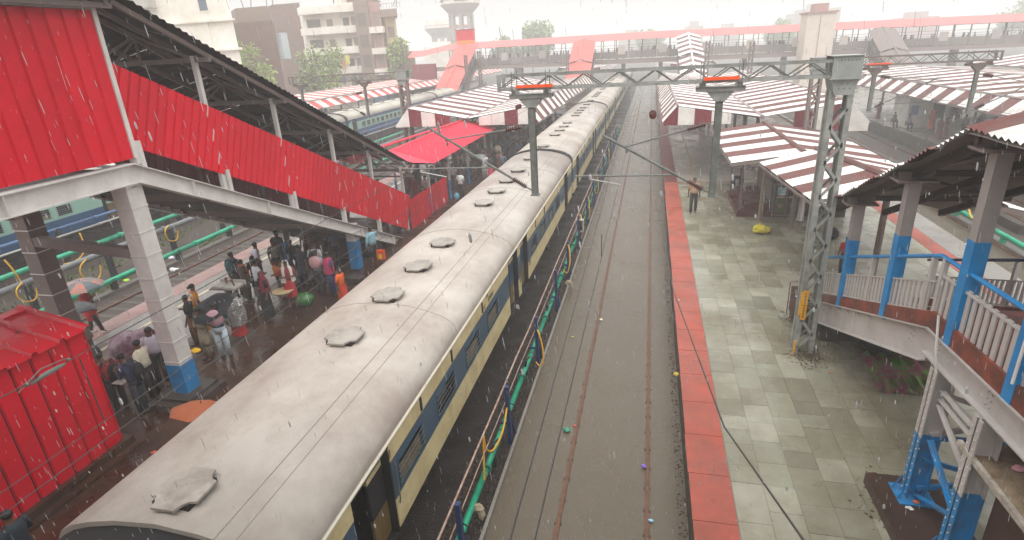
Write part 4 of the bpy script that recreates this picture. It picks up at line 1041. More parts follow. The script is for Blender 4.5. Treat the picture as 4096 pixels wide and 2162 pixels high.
# canopy roof: level over the landing, falling with the flight
m = MB()
for x in (XA, (XA+XB)/2, XB):
    m.bar((x, 1.5, zc(2)-.02), (x, 9.2, zc(9.2)-.02), .1, .14); m.bar((x, 9.2, zc(9.2)-.02), (x, 15.6, zc(15.6)-.02), .1, .14)
for y in (4, 7.35, 8.95, 11.35, 13.75):
    m.bar((4.3, y, zc(y)+.0), (7.5, y, zc(y)+.0), .08, .1); m.bar((4.5, y, zc(y)), (5.9, y, zc(y)+.42), .05); m.bar((7.3, y, zc(y)), (5.9, y, zc(y)+.42), .05)
part('roof_frame', m, M('roof_frame_dark', '4a423e', .7, .2, spec=.15), rs)
xe, xr2, xe2 = 4.24, 5.9, 7.6
for i, (xa, xb) in enumerate(((xe, xr2), (xe2, xr2))):
    d = Vector((xb-xa, 0, .46)); L = d.length; u2 = Vector((0, 1, -.445)).normalized()
    uv_ = Vector((0, 1, 0))
    if uv_.cross(d).z < 0:
        sheet_run(rs, 'added_underlayer', Vector((xa, 9.15, zc(9.15)+.06))+d, u2, 7.5, -d, L, 1.9, [M('underlayer_grey', '857c75', .8, .2, 2, spec=.15)], 2, .01)  # added under-layer, there to give the roof sheets a darker underside
        sheet_run(rs, 'added_underlayer', Vector((xa, 1.5, zc(2)+.08))+d, uv_, 7.6, -d, L, 1.9, [M('underlayer_grey', '857c75', .8, .2, 2, spec=.15)], 2, .01)
        sheet_run(rs, 'roof_sheet', Vector((xa, 9.15, zc(9.15)+.10))+d, u2, 7.5, -d, L, 1.1, [WHT, MAR], 7, .05)
        sheet_run(rs, 'roof_sheet', Vector((xa, 1.05, zc(2)+.12))+d, uv_, 7.6, -d, L, 1.09, [MAR, WHT], 7, .05, start=1); sheet_run(rs, 'roof_sheet', Vector((xa, 8.66, zc(2)+.125))+d, uv_, .55, -d, L, .55, [MAR], 4, .05)
    else:
        sheet_run(rs, 'added_underlayer', (xa, 9.15, zc(9.15)+.06), u2, 7.5, d, L, 1.9, [M('underlayer_grey', '857c75', .8, .2, 2, spec=.15)], 2, .01)
        sheet_run(rs, 'added_underlayer', (xa, 1.5, zc(2)+.08), uv_, 7.6, d, L, 1.9, [M('underlayer_grey', '857c75', .8, .2, 2, spec=.15)], 2, .01)
        sheet_run(rs, 'roof_sheet', (xa, 9.15, zc(9.15)+.10), u2, 7.5, d, L, 1.1, [WHT, MAR], 7, .05)
        sheet_run(rs, 'roof_sheet', (xa, 1.05, zc(2)+.12), uv_, 7.6, d, L, 1.09, [MAR, WHT], 7, .05, start=1); sheet_run(rs, 'roof_sheet', (xa, 8.66, zc(2)+.125), uv_, .55, d, L, .55, [MAR], 4, .05)
m = MB(); m.tube([(5.9, 9.2, zc(9.2)+.6), (5.9, 15.4, zc(15.4)+.6)], .08, 6); m.tube([(5.9, 1.5, zc(2)+.62), (5.9, 9.2, zc(9)+.62)], .08, 6); part('ridge_cap', m, MAR, rs)
# tube lights under the canopy
for y in (13.2, 11.9):
    pass
# trestle: two riveted legs, bracing, concrete pier
tp = MB()
for y in (8.95, 7.62):
    for x in (XA, XB-.1):
        m = MB(); w = .15; zt = zd(y)-.45
        def leg(z0, z1):
            mm = MB(); mm.box(x-w, x+w, y-.012, y+.012, z0, z1); mm.box(x-w-.0, x-w+.02, y-.11, y+.11, z0, z1); mm.box(x+w-.02, x+w, y-.11, y+.11, z0, z1); return mm
        l = part('trestle_leg', leg(2.35, zt), STEEL, rs); part('painted_foot', leg(1.1, 2.35), CYB, l)
        rv_ = MB(); z = 1.2
        while z < zt-.05:
            for q in (-.07, .07): rv_.ball((x-w-.004, y+q, z), .012, .012, .012, 6, 4)
            z += .15
        part('rivets', rv_, STEELW, l, kind='stuff')
        m = MB(); m.box(x-.28, x+.28, y-.26, y+.26, 1.075, 1.10); m.prism([(x-.27, y-.14, 1.1), (x-.15, y-.14, 1.38), (x-.15, y-.12, 1.38), (x-.27, y-.12, 1.1)], (0, .02, 0)); m.prism([(x-.27, y+.14, 1.1), (x-.15, y+.14, 1.38), (x-.15, y+.12, 1.38), (x-.27, y+.12, 1.1)], (0, .02, 0)); part('base_plate', m, CYB, l)
def brace(a, b, mat):
    m = MB(); m.bar(a, b, .10, .016); m.bar((a[0], a[1]-.04, a[2]), (b[0], b[1]-.04, b[2]), .014, .08); part('brace', m, mat, rs)
brace((XA, 8.85, 2.32), (XA, 7.72, 1.75), CYB); brace((XA, 8.85, 1.2), (XA, 7.72, 1.78), CYB); brace((XA, 7.72, 2.5), (XA, 8.85, 3.0), STEEL); brace((XA, 8.85, 3.25), (XA, 7.75, 3.28), STEEL); brace((XA, 8.85, 3.1), (XA, 7.75, 3.12), STEEL)
brace((XA, 8.9, 1.3), (XB-.1, 8.9, 1.9), CYB); brace((XA, 8.9, 1.9), (XB-.1, 8.9, 1.3), CYB); brace((XA, 8.9, 2.4), (XB-.1, 8.9, 3.2), STEEL); brace((XA, 8.9, 3.2), (XB-.1, 8.9, 2.4), STEEL); brace((XA, 8.9, 2.35), (XB-.1, 8.9, 2.35), CYB)
for xa_, xb_ in ((4.05, 5.2), (6.5, 7.6)):
    m = MB(); m.box(xa_, xb_, 7.0, 9.45, .84, 1.07); part('pier_block', m, M('stained_pier', '4a352c', .5, .35, 3, dirt='2a1f1a', damt=.7, rvar=.15, spec=.3), rs)
m = MB(); m.tube([(XA-.14, 9.2, 4.4), (XA-.16, 9.0, 3.9), (XA-.12, 8.9, 3.5)], .02, 6); part('hanging_pipe', m, STEELW, rs)
# litter fringe along the slab edge
lt = MB(); rr = random.Random(5)
for _ in range(900):
    y = rr.uniform(3, 9.7); x = XA-.055+rr.uniform(0, .14); s = rr.uniform(.006, .018); lt.ball((x, y, 4.285), s, s, s*.6, 5, 3)
for _ in range(500):
    y = rr.uniform(9.8, 15.6); i = int((y-9.75)/(YE-9.75)*ns); zt = 4.28-(i+1)*(4.28-.84)/(ns+1); s = rr.uniform(.006, .018); lt.ball((XA-.05+rr.uniform(0, .1), y, zt+.004), s, s, s*.6, 5, 3)
part('grit', lt, M('pale_grit', 'b9aba0', .7, .3, 20), rs, kind='stuff')
# rusty store shed under the landing
sh = thing('store_shed', 'rust brown shed with littered sheet roof under the stair landing', 'shed', (5.8, 6, .84))
m = MB(); m.box(4.78, 7.0, 3.2, 7.35, .84, 2.93); part('wall', m, M('rusty_wall', '50362b', .6, .35, 1.2, dirt='33231c', damt=.7, dscale=.8), sh)
for i, x in enumerate((4.50, 4.78, 5.06, 5.34, 5.62, 5.9, 6.18, 6.46, 6.74)):
    m = MB(); z = 3.0+.012*(i % 2); m.box(x+.004, x+.276, 3.0, 7.88, z, z+.02); part('roof_plank', m, M('stained_plank', '94816a', .5, .3, 2, dirt='4b3324', damt=.85, dscale=2.2), sh)
m = MB(); m.box(4.46, 4.52, 3.0, 7.9, 2.97, 3.05); part('roof_edge', m, M('pale_edge', 'b8b0a4', .5, .2, 4, dirt='5f4a3c', damt=.6, dscale=6), sh)
LIT = [('crumpled pink wrapper on the shed roof', 'e0a3b0', (4.95, 7.35), .10, 'wrapper'), ('black plastic scrap on the shed roof', '1c1a1a', (5.15, 7.1), .14, 'plastic scrap'), ('cream paper scrap on the shed roof', 'e3d6b4', (4.95, 6.75), .06, 'paper scrap'), ('red string tangle on the shed roof', '9c2230', (5.05, 6.2), .12, 'string'), ('orange wrapper on the shed roof', 'e08a2c', (5.0, 5.95), .06, 'wrapper')]
for lb, hx, (x, y), s, cat in LIT:
    m = MB(); m.ball((x, y, 3.03+s*.3), s, s*.7, s*.3, 8, 5, .35, R); solo('litter', m, cloth(hx), lb, cat, 'litter on the shed roof')
# lamp and tube lights
t = thing('street_lamp', 'grey street lamp head on an arm beyond the stair canopy', 'lamp', (9.6, 15.8, 5.2))
m = MB(); m.tube([(10.4, 15.2, 3.2), (10.35, 15.2, 4.6), (10.1, 15.5, 5.0), (9.9, 15.7, 5.15)], .035, 6); part('arm', m, STEELGD, t)
m = MB(); m.ball((9.62, 15.9, 5.2), .32, .14, .08, 10, 6); part('head', m, STEEL, t)
m = MB(); m.tube([(10.4, 15.2, .84), (10.4, 15.2, 3.2)], .05, 8); part('pole', m, STEELGD, t)
for i, (a, b, lb) in enumerate((((7.0, 12.6, 4.35), (7.0, 11.4, 4.35), 'unlit white tube light behind the canopy column, nearer one'), ((7.0, 15.6, 4.0), (7.0, 14.3, 4.0), 'unlit white tube light behind the canopy column, farther one'))):
    pass
# ---------------------------------------------------------------- stall under the low shelter
st_ = thing('stall', 'dark stall with brick red steps and poster boards under the low striped roof', 'stall', (6, 27.5, .84))
BRS = M('brown_red_tile', '5f2f2a', .3, .25, 2, dirt='3c231f', damt=.6, rvar=.15)
m = MB(); m.box(4.05, 6.2, 26.9, 31.0, .84, 1.08); part('step', m, BRS, st_); m = MB(); m.box(4.45, 6.2, 27.4, 31.0, 1.08, 1.32); part('step', m, BRS, st_)
m = MB(); m.box(5.6, 8.6, 27.0, 31.5, .84, 3.5); part('stall_wall', m, M('stall_wall', '4a423b', .7, .35, 2, dirt='2a2520', damt=.7), st_)
m = MB(); m.box(5.50, 5.58, 27.3, 30.8, 1.4, 2.3); part('shutter', m, M('stall_shutter', '6f665c', .6, .2, 2), st_)
m = MB(); m.box(5.35, 5.6, 26.9, 31, 2.55, 2.75); part('shelf', m, STEELB, st_)
for x, y in ((4.2, 30.6), (4.2, 27.2)):
    m = MB(); m.box(x-.04, x+.04, y-.04, y+.04, 1.08, 3.7); part('stall_post', m, STEELB, st_)
m = MB(); m.box(4.1, 5.6, 27.15, 27.22, 3.3, 3.42); m.box(4.1, 5.6, 30.55, 30.62, 3.4, 3.5); part('beam', m, STEELB, st_)
m = MB(); m.box(4.5, 5.2, 27.0, 27.1, 3.15, 3.55); part('floodlight', m, WHTP, st_)
# poster boards
pb = thing('poster_board', 'framed poster board with two pictures beside the stall', 'poster board', (6.1, 26.5, .84))
for i, (x0, x1) in enumerate(((5.55, 6.02), (6.06, 6.55))):
    m = MB(); m.box(x0, x1, 26.62, 26.66, 1.05, 2.35); part('board', m, M('board_dark', '38332c', .6, .2), pb)
    m = MB(); m.box(x0+.04, x1-.04, 26.61, 26.617, 1.12, 1.75); part('poster', m, [M('poster_green', '44582e', .4, .5, 6, dirt='8a7a5c', damt=.5, dscale=5), M('poster_blue', '2f2c3e', .4, .5, 6, dirt='7a6478', damt=.5, dscale=5)][i], pb)
    m = MB(); m.ball(((x0+x1)/2, 26.61, 1.45), .10, .008, .11, 10, 6); part('poster_portrait', m, M('poster_face', '8d6d5a', .5, .2, 8), pb)
    m = MB(); m.box(x0+.06, x1-.06, 26.605, 26.62, 1.80, 1.87); part('poster_strip', m, M('poster_strip', 'b7a48c', .5, .3, 12), pb)
    if i == 0:
        m = MB(); m.box(x0+.08, x1-.04, 26.605, 26.617, 1.92, 2.28); part('poster', m, M('poster_sky', '7fb0d6', .4, .6, 4, dirt='f0f0f0', damt=.9, dscale=4), pb)
for x in (5.5, 6.04, 6.6):
    m = MB(); m.box(x-.03, x+.03, 26.6, 26.68, .84, 2.42); part('frame_post', m, STEELB, pb)
m = MB(); m.box(5.5, 6.6, 26.6, 26.68, 2.4, 2.46); m.box(5.5, 6.6, 26.6, 26.68, .98, 1.04); part('frame_rail', m, STEELB, pb)
t = thing('shelter_pole', 'thin bare pole holding up the low striped roof by the yellow bag', 'pole', (4.59, 24.58, .84))
m = MB(); m.tube([(4.59, 24.58, .84), (4.62, 24.6, 3.72)], .055, 8); part('pole', m, M('weathered_wood', '7b6a58', .7, .2, 5), t)
m = MB(); m.bar((4.70, 24.56, 1.5), (4.66, 24.58, 2.4), .05, .03); part('batten', m, M('weathered_wood', '7b6a58', .7, .2, 5), t)
m = MB(); rr = random.Random(3); m.ball((4.66, 24.42, 1.02), .30, .22, .20, 14, 10, .10, rr); m.ball((4.86, 24.45, .98), .20, .18, .15, 12, 8, .12, rr); m.ball((4.62, 24.42, 1.2), .07, .06, .10, 8, 6, .15, rr)
solo('sack', m, M('yellow_sack', 'c9b912', .5, .2, 4, dirt='6d6a18', damt=.4, dscale=4), 'yellow plastic sack at the foot of the thin pole', 'sack')
m = MB(); m.ball((7.2, 23.75, 1.08), .26, .2, .24, 12, 8, .08, rr); m.box(7.05, 7.35, 23.6, 23.9, 1.25, 1.3); solo('bag', m, BLK, 'black travel bag standing behind the mast on the wet floor', 'bag')
t = thing('hanging_sheet', 'white cloth draped on a pole beside the poster board', 'cloth', (6.52, 25.95, .86))
m = MB(); V = []; F = []; n = 9
for i in range(n):
    a = i/(n-1); x = 6.38+.30*a; y = 25.95+.05*math.sin(a*9)
    for z, k in ((.95, 1), (1.6, .9), (1.95, .8), (2.3, .35)): V.append((6.53+(x-6.53)*k, y*1+.02*math.sin(a*14+z*3), z))
for i in range(n-1):
    for j in range(3): F.append((i*4+j, (i+1)*4+j, (i+1)*4+j+1, i*4+j+1))
m.add(V, F); part('sheet', m, WHTP, t, smooth=True); m = MB(); m.tube([(6.53, 26.02, .84), (6.53, 26.02, 2.35)], .025, 6); part('pole', m, STEELB, t)
hz_ = MB(); hz_.tube(catenary((4.95, 20.9, 3.8), (5.7, 18.5, 4.0), .35, 8), .045, 6); solo('drain_hose', hz_, WHTP, 'white drain hose drooping under the edge of the low striped roof', 'hose')
# chair
t = thing('plastic_chair', 'white moulded chair facing the platform on the stall steps', 'chair', (5.0, 30.2, 1.32))
m = MB(); m.box(4.78, 5.22, 29.98, 30.42, 1.72, 1.76); part('seat', m, WHTP, t); m = MB(); m.box(4.78, 5.22, 30.40, 30.44, 1.8, 2.25); part('backrest', m, WHTP, t)
for x in (4.8, 5.2):
    for y in (30.0, 30.4):
        m = MB(); m.tube([(x, y, 1.32), (x, y, 1.74)], .02, 6); part('leg', m, WHTP, t)
# colourful tarpaulin and dark bundles under the stair
m = MB(); V = []; F = []; nx, ny = 16, 10; rr = random.Random(8)
for i in range(nx+1):
    for j in range(ny+1): V.append((5.25+1.5*i/nx, 12.55+1.4*j/ny, .87+.10*math.sin(i*1.9+j*.4)*(.5+.5*math.sin(j*.8))+.22*j/ny+rr.uniform(0, .02)))
for i in range(nx):
    for j in range(ny): F.append((i*(ny+1)+j, (i+1)*(ny+1)+j, (i+1)*(ny+1)+j+1, i*(ny+1)+j+1))
m.add(V, F)
tm_ = M('floral_tarpaulin', '84355a', .6, .3, 3, dirt='3f8a24', damt=1, dscale=3.2, spec=.2)
solo('tarpaulin', m, tm_, 'crumpled green and purple tarpaulin under the stair', 'tarpaulin', smooth=True)
m = MB(); m.ball((5.9, 14.3, 1.15), .5, .35, .32, 12, 8, .12, rr); solo('bundle', m, BLK, 'dark bundle behind the tarpaulin under the stair', 'bundle', smooth=True)
# small rail frame and rubbish heap at the stair foot
t = thing('guard_frame', 'thin bare guard frame at the foot of the right stair', 'railing', (4.35, 17.2, .84))
m = MB()
m.tube([(4.15, 16.6, .84), (4.15, 16.6, 1.85), (4.75, 16.9, 1.85)], .018, 6); m.tube([(4.45, 16.75, .84), (4.45, 16.75, 1.85)], .014, 6); m.tube([(4.15, 16.6, 1.5), (4.75, 16.9, 1.5)], .012, 6); part('rail', m, STEELB, t)
m = MB(); rr = random.Random(21)
for k in range(9): m.ball((4.2+rr.uniform(0, .45), 15.9+rr.uniform(-.4, .3), 1.66+rr.uniform(0, .05)), rr.uniform(.05, .12), rr.uniform(.05, .1), rr.uniform(.03, .07), 7, 5, .3, rr)
solo('rubbish_bag', m, M('shiny_bag', 'a8b8c8', .15, .3, 6), 'shiny pale plastic rubbish on the wall at the stair foot', 'rubbish')
# right far platform furniture
m = MB(); m.box(21.3, 22.6, 49.6, 50.4, .84, 2.0); solo('counter', m, M('pale_box', 'b5aaa0', .6, .1), 'pale counter box on the outermost right platform', 'counter')
t = thing('booth', 'white booth under the wide striped shelter on the outermost platform', 'booth', (21.5, 54, .84))
m = MB(); m.box(20.4, 23.4, 53.5, 56.5, .84, 3.9); part('wall', m, WHTP, t); m = MB(); m.box(22.2, 23.0, 53.44, 53.5, 1.6, 2.8); part('window', m, DKIN, t); m = MB(); m.box(20.6, 21.1, 53.44, 53.5, 1.9, 2.6); part('sign', m, M('blue_sign', '4d7fa8', .4), t)
m = MB(); m.box(15.9, 16.3, 28, 60, -.15, .25); m.box(16.6, 18.4, 24, 60, -.13, -.05); solo('drain_wall', m, CONCD, 'low dark drain wall between the right hand tracks', 'wall')
m = MB(); m.box(12.9, 13.3, 25.8, 26.05, -.01, .04); solo('carton', m, WHTP, 'white carton floating on the flooded right hand track', 'carton')
# ================================================================ FAR FOOTBRIDGE
def bz(x): return -.012*max(0, x)
br = thing('far_footbridge', 'long covered footbridge with pale red roof crossing all tracks', 'footbridge', (0, 98, 0))
YB0, YB1 = 96.6, 101.4
m = MB(); m.prism([(-40, YB0, 5.75), (52, YB0, 5.75+bz(52)), (52, YB0, 6.3+bz(52)), (-40, YB0, 6.3)], (0, .3, 0)); m.prism([(-40, YB1-.3, 5.75), (52, YB1-.3, 5.75+bz(52)), (52, YB1-.3, 6.3+bz(52)), (-40, YB1-.3, 6.3)], (0, .3, 0))
part('girder', m, M('bridge_girder', '8d7b74', .6, .12, .5), br)
m = MB(); m.prism([(-40, YB0+.3, 6.1), (52, YB0+.3, 6.1+bz(52)), (52, YB0+.3, 6.2+bz(52)), (-40, YB0+.3, 6.2)], (0, YB1-YB0-.6, 0)); part('deck', m, CONCD, br)
x = -33.0
k = 0
while x < 51:
    zz = bz(x)
    m = MB(); m.box(x-.05, x+.05, YB0+.02, YB0+.12, 6.3+zz, 9.0+zz); m.box(x-.05, x+.05, YB1-.12, YB1-.02, 6.3+zz, 9.0+zz); m.bar((x, YB0, 8.95+zz), (x, YB1, 8.95+zz), .08); part('post', m, STEELB, br)
    m = MB(); m.box(x+.08, x+2.02, YB0+.05, YB0+.08, 6.32+zz, 7.35+zz); part('side_panel', m, M('bridge_panel', '7a706a', .6, .15, 1, rnd=.25), br)
    m = MB()
    for z in (7.5, 7.8, 8.2): m.box(x+.05, x+2.05, YB0+.05, YB0+.09, z+zz, z+.04+zz)
    part('side_rail', m, STEELB, br)
    if k % 3 == 1:
        m = MB(); m.box(x+.5, x+1.6, YB0-.02, YB0+.03, 6.9+zz, 8.1+zz); part('hoarding', m, M('bridge_hoarding', 'b5aaa2', .6, .1, 1, rnd=.2), br)
    x += 2.1; k += 1
n = 46
for i in range(n):
    xa = -33+85*i/n; xb = -33+85*(i+1)/n; za, zb = bz(xa), bz(xb)
    m = MB(); m.quad((xa, YB0-.35, 8.97+za), (xb+.02, YB0-.35, 8.97+zb), (xb+.02, 99, 10.0+zb), (xa, 99, 10.0+za)); m.quad((xa, 99, 10.0+za), (xb+.02, 99, 10.0+zb), (xb+.02, YB1+.35, 8.97+zb), (xa, YB1+.35, 8.97+za)); part('roof_sheet', m, SALM, br)
n = 5
for i in range(n):      # left end falls away
    xa = -40.5+7.5*i/n; xb = -40.5+7.5*(i+1)/n; f = lambda x: -.85*min(1, max(0, (-33-x)/5.0))**1.2
    m = MB(); m.quad((xa, YB0-.35, 8.97+f(xa)), (xb, YB0-.35, 8.97+f(xb)), (xb, 99, 10.0+f(xb)), (xa, 99, 10.0+f(xa))); part('roof_sheet', m, SALM, br)
for x in (-21.7, -12.0, -4.4, 1.4, 13.9, 19.5, 30, 42):
    m = MB(); m.box(x-.65 if x == -21.7 else x-.3, x+.65 if x == -21.7 else x+.3, 98, 99.4, -.1, 5.8+bz(x)); part('pier', m, TOWC if x == -21.7 else STEELB, br)
rb = thing('red_sign_box', 'red box with orange band standing above the footbridge roof', 'sign box', (-30.7, 99, 9.9))
m = MB(); m.box(-32.2, -29.2, 98.6, 99.6, 10.35, 12.0); part('panel', m, RED, rb); m = MB(); m.box(-32.2, -29.2, 98.58, 99.6, 9.8, 10.34); part('band', m, M('orange_band', 'e58a2a', .5), rb); m = MB(); m.box(-32.3, -29.1, 98.5, 99.7, 12.0, 12.08); part('cap', m, MARP, rb)
m = MB(); m.box(-39.6, -35.4, 95.8, 96.3, 3.4, 7.0); solo('red_hoarding', m, MARP, 'dark red sheet wall at the left end of the far footbridge', 'wall')
def far_stair(label, x0, x1, ytop, ybot, ztop, zbot, mats, step, base, kink=.45, group='roofed stairs of the far footbridge'):
    t = thing('far_stair', label, 'stair', ((x0+x1)/2, (ytop+ybot)/2, base), group)
    xm = (x0+x1)/2
    L = ytop-ybot; n = round(L/step)
    def zf(y):
        q = (ytop-y)/L
        return ztop+(zbot-ztop)*q
    for i in range(n):
        ya = ytop-L*i/n; yb = ytop-L*(i+1)/n; dz = -.22 if i >= n*kink else 0
        for (xa, xb, s) in ((x0-.25, xm, 0), (x1+.25, xm, 1)):
            m = MB(); za, zb = zf(ya)+dz, zf(yb)+dz
            m.quad((xa, ya, za), (xa, yb-.02, zb), (xm, yb-.02, zb+.5), (xm, ya, za+.5)); part('roof_sheet', m, mats[i % len(mats)], t)
    m = MB(); m.bar((xm, ytop, ztop+.53), (xm, ybot, zbot+.33), .22, .06); part('ridge_cap', m, mats[0], t)
    m = MB()
    for x in (x0, x1):
        m.bar((x, ytop, zf(ytop)-2.9), (x, ybot, zf(ybot)-2.9), .12, .5)
        for i in range(7):
            y = ytop-L*(i+.3)/7; m.box(x-.05, x+.05, y-.05, y+.05, zf(y)-2.9, zf(y)-.1)
    m.bar((xm, ytop, zf(ytop)-3.0), (xm, ybot, zf(ybot)-3.0), x1-x0, .12); part('stair_frame', m, STEELB, t)
    m = MB()
    for x in (x0, x1): m.prism([(x-.02, ytop, zf(ytop)-2.6), (x-.02, ybot, zf(ybot)-2.6), (x-.02, ybot, zf(ybot)-1.6), (x-.02, ytop, zf(ytop)-1.6)], (.04, 0, 0))
    part('side_panel', m, DARKU, t)
    for y in (ybot+1, ybot+L*.45):
        m = MB()
        for x in (x0, x1): m.box(x-.12, x+.12, y-.12, y+.12, base, zf(y)-2.9)
        part('column', m, STEELB, t)
    return t
far_stair('red roofed stair at the left end of the far footbridge', -31.5, -28.3, 96.3, 84.0, 9.2, 3.4, [REDB], 1.5, .83)
far_stair('red roofed stair coming down behind the left striped shelter', -11.9, -8.9, 96.3, 84.5, 9.0, 3.3, [REDB], 1.5, .83)
far_stair('maroon and white striped stair roof on the right platform', 3.8, 6.7, 96.3, 74.5, 9.0, 3.6, [WHT, MAR], 1.15, .84)
far_stair('dark stair under the far footbridge roof right of the lift tower', 30, 33, 96.3, 86, 8.3, 3.6, [STEELB], 1.5, .83)
lt_ = thing('lift_tower', 'pale lift tower rising above the far footbridge roof', 'tower', (21.8, 93, 0))
m = MB(); m.box(20.4, 24.0, 91, 95, -.1, 10.9); part('shaft', m, M('lift_wall', 'd5c7ba', .8, .05, .5, dirt='b9aa9c', damt=.4), lt_); m = MB(); m.box(20.2, 24.2, 90.8, 95.2, 10.9, 11.12); part('cornice', m, PINKW, lt_); m = MB(); m.box(21.3, 23.0, 91.6, 94, 11.12, 12.1); part('machine_room', m, PINKW, lt_)
m = MB(); m.box(22.0, 22.1, 90.95, 91, 2, 10.6); part('joint', m, PINKW, lt_)
# ================================================================ BUILDINGS
def plot(m, x0, x1, y0, y1, z0, z1):   # plot whose right wall runs obliquely back
    m.prism([(x0, y0, z0), (x1, y0, z0), (x1*y1/y0-.2, y1, z0), (x0-(y1-y0), y1, z0)], (0, 0, z1-z0)); return m
def window(parent, x0, x1, y, z0, z1, dy=-1, pane=DKIN, fr=WALLW):
    m = MB(); e = .12
    m.box(x0-e, x1+e, y-.06, y+.02, z0-e, z0); m.box(x0-e, x1+e, y-.10, y+.02, z1, z1+e); m.box(x0-e, x0, y-.06, y+.02, z0, z1); m.box(x1, x1+e, y-.06, y+.02, z0, z1)
    w = part('window', m, fr, parent); m = MB(); m.box(x0, x1, y-.02, y+.015, z0, z1); part('pane', m, pane, w); return w
PANE = M('bluish_pane', '596472', .2, .2)
wb = thing('white_building', 'cream white building with two small windows behind the sloping roof', 'building', (-52, 64, 0))
Yf = 60.0
m = MB(); plot(m, -61, -45.4, Yf, 70, -.1, 21); part('wall', m, WALLW, wb)
m = MB(); m.box(-61, -45.1, Yf-.35, Yf, 13.2, 13.42); m.box(-61, -44.9, Yf-.4, Yf, 10.15, 10.4); part('ledge', m, WALLW, wb)
window(wb, -51.7, -50.2, Yf, 11.2, 12.75, pane=PANE); window(wb, -49.3, -48.2, Yf, 14.4, 15.6, pane=PANE); window(wb, -56.5, -55.3, Yf, 7.5, 9, pane=PANE)
m = MB(); m.box(-57.8, -54.9, Yf-1.2, Yf, 15.1, 16.6); part('balcony', m, M('grey_box', 'b4b0a6', .7), wb); m = MB(); m.box(-58.0, -54.8, Yf-1.3, Yf, 16.6, 16.85); part('awning', m, STEELB, wb)
m = MB(); m.box(-61.0, -48.6, Yf-.12, Yf, 10.4, 13.2); part('wall_panel', m, WALLW, wb)
bb = thing('brick_building', 'dark brick building with frames on its roof', 'building', (-52, 80, 0))
m = MB(); plot(m, -56.9, -50.5, 75, 86, -.1, 14.0); part('wall', m, BRICK, bb); m = MB(); plot(m, -57.4, -52.3, 77, 85, 14.0, 16.0); part('roof_room', m, BRICKP, bb)
m = MB()
for x in (-56.8, -55.6, -53, -52): m.bar((x, 78, 16), (x+R.uniform(-.6, .6), 78, 18.6), .09)
m.bar((-57, 78, 17.3), (-51.8, 78, 17.3), .06); m.bar((-53.2, 78, 18.0), (-51.5, 78, 18.0), .06); part('roof_frame', m, STEELB, bb)
m = MB(); m.box(-50.9, -50.0, 75.5, 77, 9.0, 12.4); part('blue_sheet', m, M('pale_blue_sheet', 'b8c4c8', .6), bb)
b2 = thing('brick_building', 'plain tall brick side wall left of the balconied block', 'building', (-66, 110, 0))
m = MB(); plot(m, -67.5, -62.0, 101, 116, -.1, 18.2); part('wall', m, BRICK, b2); m = MB(); plot(m, -67.6, -61.9, 100.9, 116, 18.2, 18.4); part('parapet', m, BRICKP, b2)
ap = thing('apartment_block', 'old apartment block with long white balconies', 'building', (-52, 104, 0))
YA = 98.0
m = MB(); plot(m, -61, -50.3, YA+1.6, 112, -.1, 17.6); plot(m, -50.28, -48.0, YA+1.0, 112, -.1, 17.4); part('wall', m, WALLW, ap)
st = 3.33
for k, z in enumerate((16.1, 12.75, 9.4, 6.1, 2.8)):
    m = MB(); m.prism([(-61, YA+.3, z), (-54.2, YA-.6, z), (-50.0, YA+.5, z), (-50.0, YA+1.8, z), (-61, YA+1.8, z)], (0, 0, .16)); part('balcony_slab', m, WALLW, ap)
    m = MB(); m.prism([(-61, YA+.3, z+.165), (-54.2, YA-.6, z+.165), (-54.2, YA-.46, z+.165), (-61, YA+.44, z+.165)], (0, 0, 1.0)); m.prism([(-54.19, YA-.6, z+.165), (-50.0, YA+.5, z+.165), (-50.0, YA+.64, z+.165), (-54.19, YA-.46, z+.165)], (0, 0, 1.0)); part('balcony_parapet', m, WALLW, ap)
    if k < 4:
        z0 = z-st+.16
        for (xa, xb, h, mt) in ((-60.3, -57.6, 2.4, DKIN), (-56.4, -55.2, 2.3, BRICKP), (-53.2, -52.0, 2.3, DKIN), (-51.6, -50.7, 2.4, BRICKP)):
            window(ap, xa, xb, YA+1.6, z0+(.2 if xb-xa < 2 else .6), z0+h, pane=(M('shaded_recess', '5f574e', .8) if mt is DKIN else mt), fr=WALLW)
        m = MB(); m.box(-60.6, -57.2, YA+.7, YA+1.6, z0+2.5, z0+2.58); m.box(-53.6, -50.5, YA+.8, YA+1.6, z0+2.45, z0+2.53); part('awning', m, WALLW, ap)
m = MB(); m.box(-59.8, -54.6, YA+2.2, YA+6, 17.6, 18.9); m.box(-54.9, -54.2, YA+2.2, YA+6, 17.6, 20.3); part('roof_room', m, WALLW, ap)
m = MB(); plot(m, -57.8, -48.6, YA+6, 112, 17.4, 22.0); part('upper_storey', m, BRICKP, ap)
window(ap, -56.2, -55.0, YA+6, 18.6, 21.0, pane=DKIN, fr=BRICKP); window(ap, -54.0, -51.8, YA+6, 18.3, 21.5, pane=DKIN, fr=BRICKP)
m = MB(); m.box(-50.0, -47.4, YA-.1, YA+1.0, -.1, 17.5); part('stair_shaft', m, BRICKP, ap)
for z in (13.6, 10.2, 6.9): window(ap, -49.5, -47.9, YA-.1, z, z+2.1, pane=M('recess_brown', '6a5c52', .8), fr=BRICKP)
m = MB(); plot(m, -47.4, -45.3, YA+.4, 112, -.1, 17.3); part('side_bay', m, PINKW, ap)
for z in (13.4, 10.0, 6.6, 3.2):
    window(ap, -46.9, -45.6, YA+.4, z+.2, z+2.3, pane=BRICKP, fr=PINKW)
    m = MB(); m.box(-47.5, -44.9, YA-.3, YA+.4, z-1.0, z); part('balcony_parapet', m, WALLW, ap)
m = MB(); plot(m, -45.2, -43.2, YA+1.5, 112, -.1, 14.8); part('side_bay', m, YELW, ap)
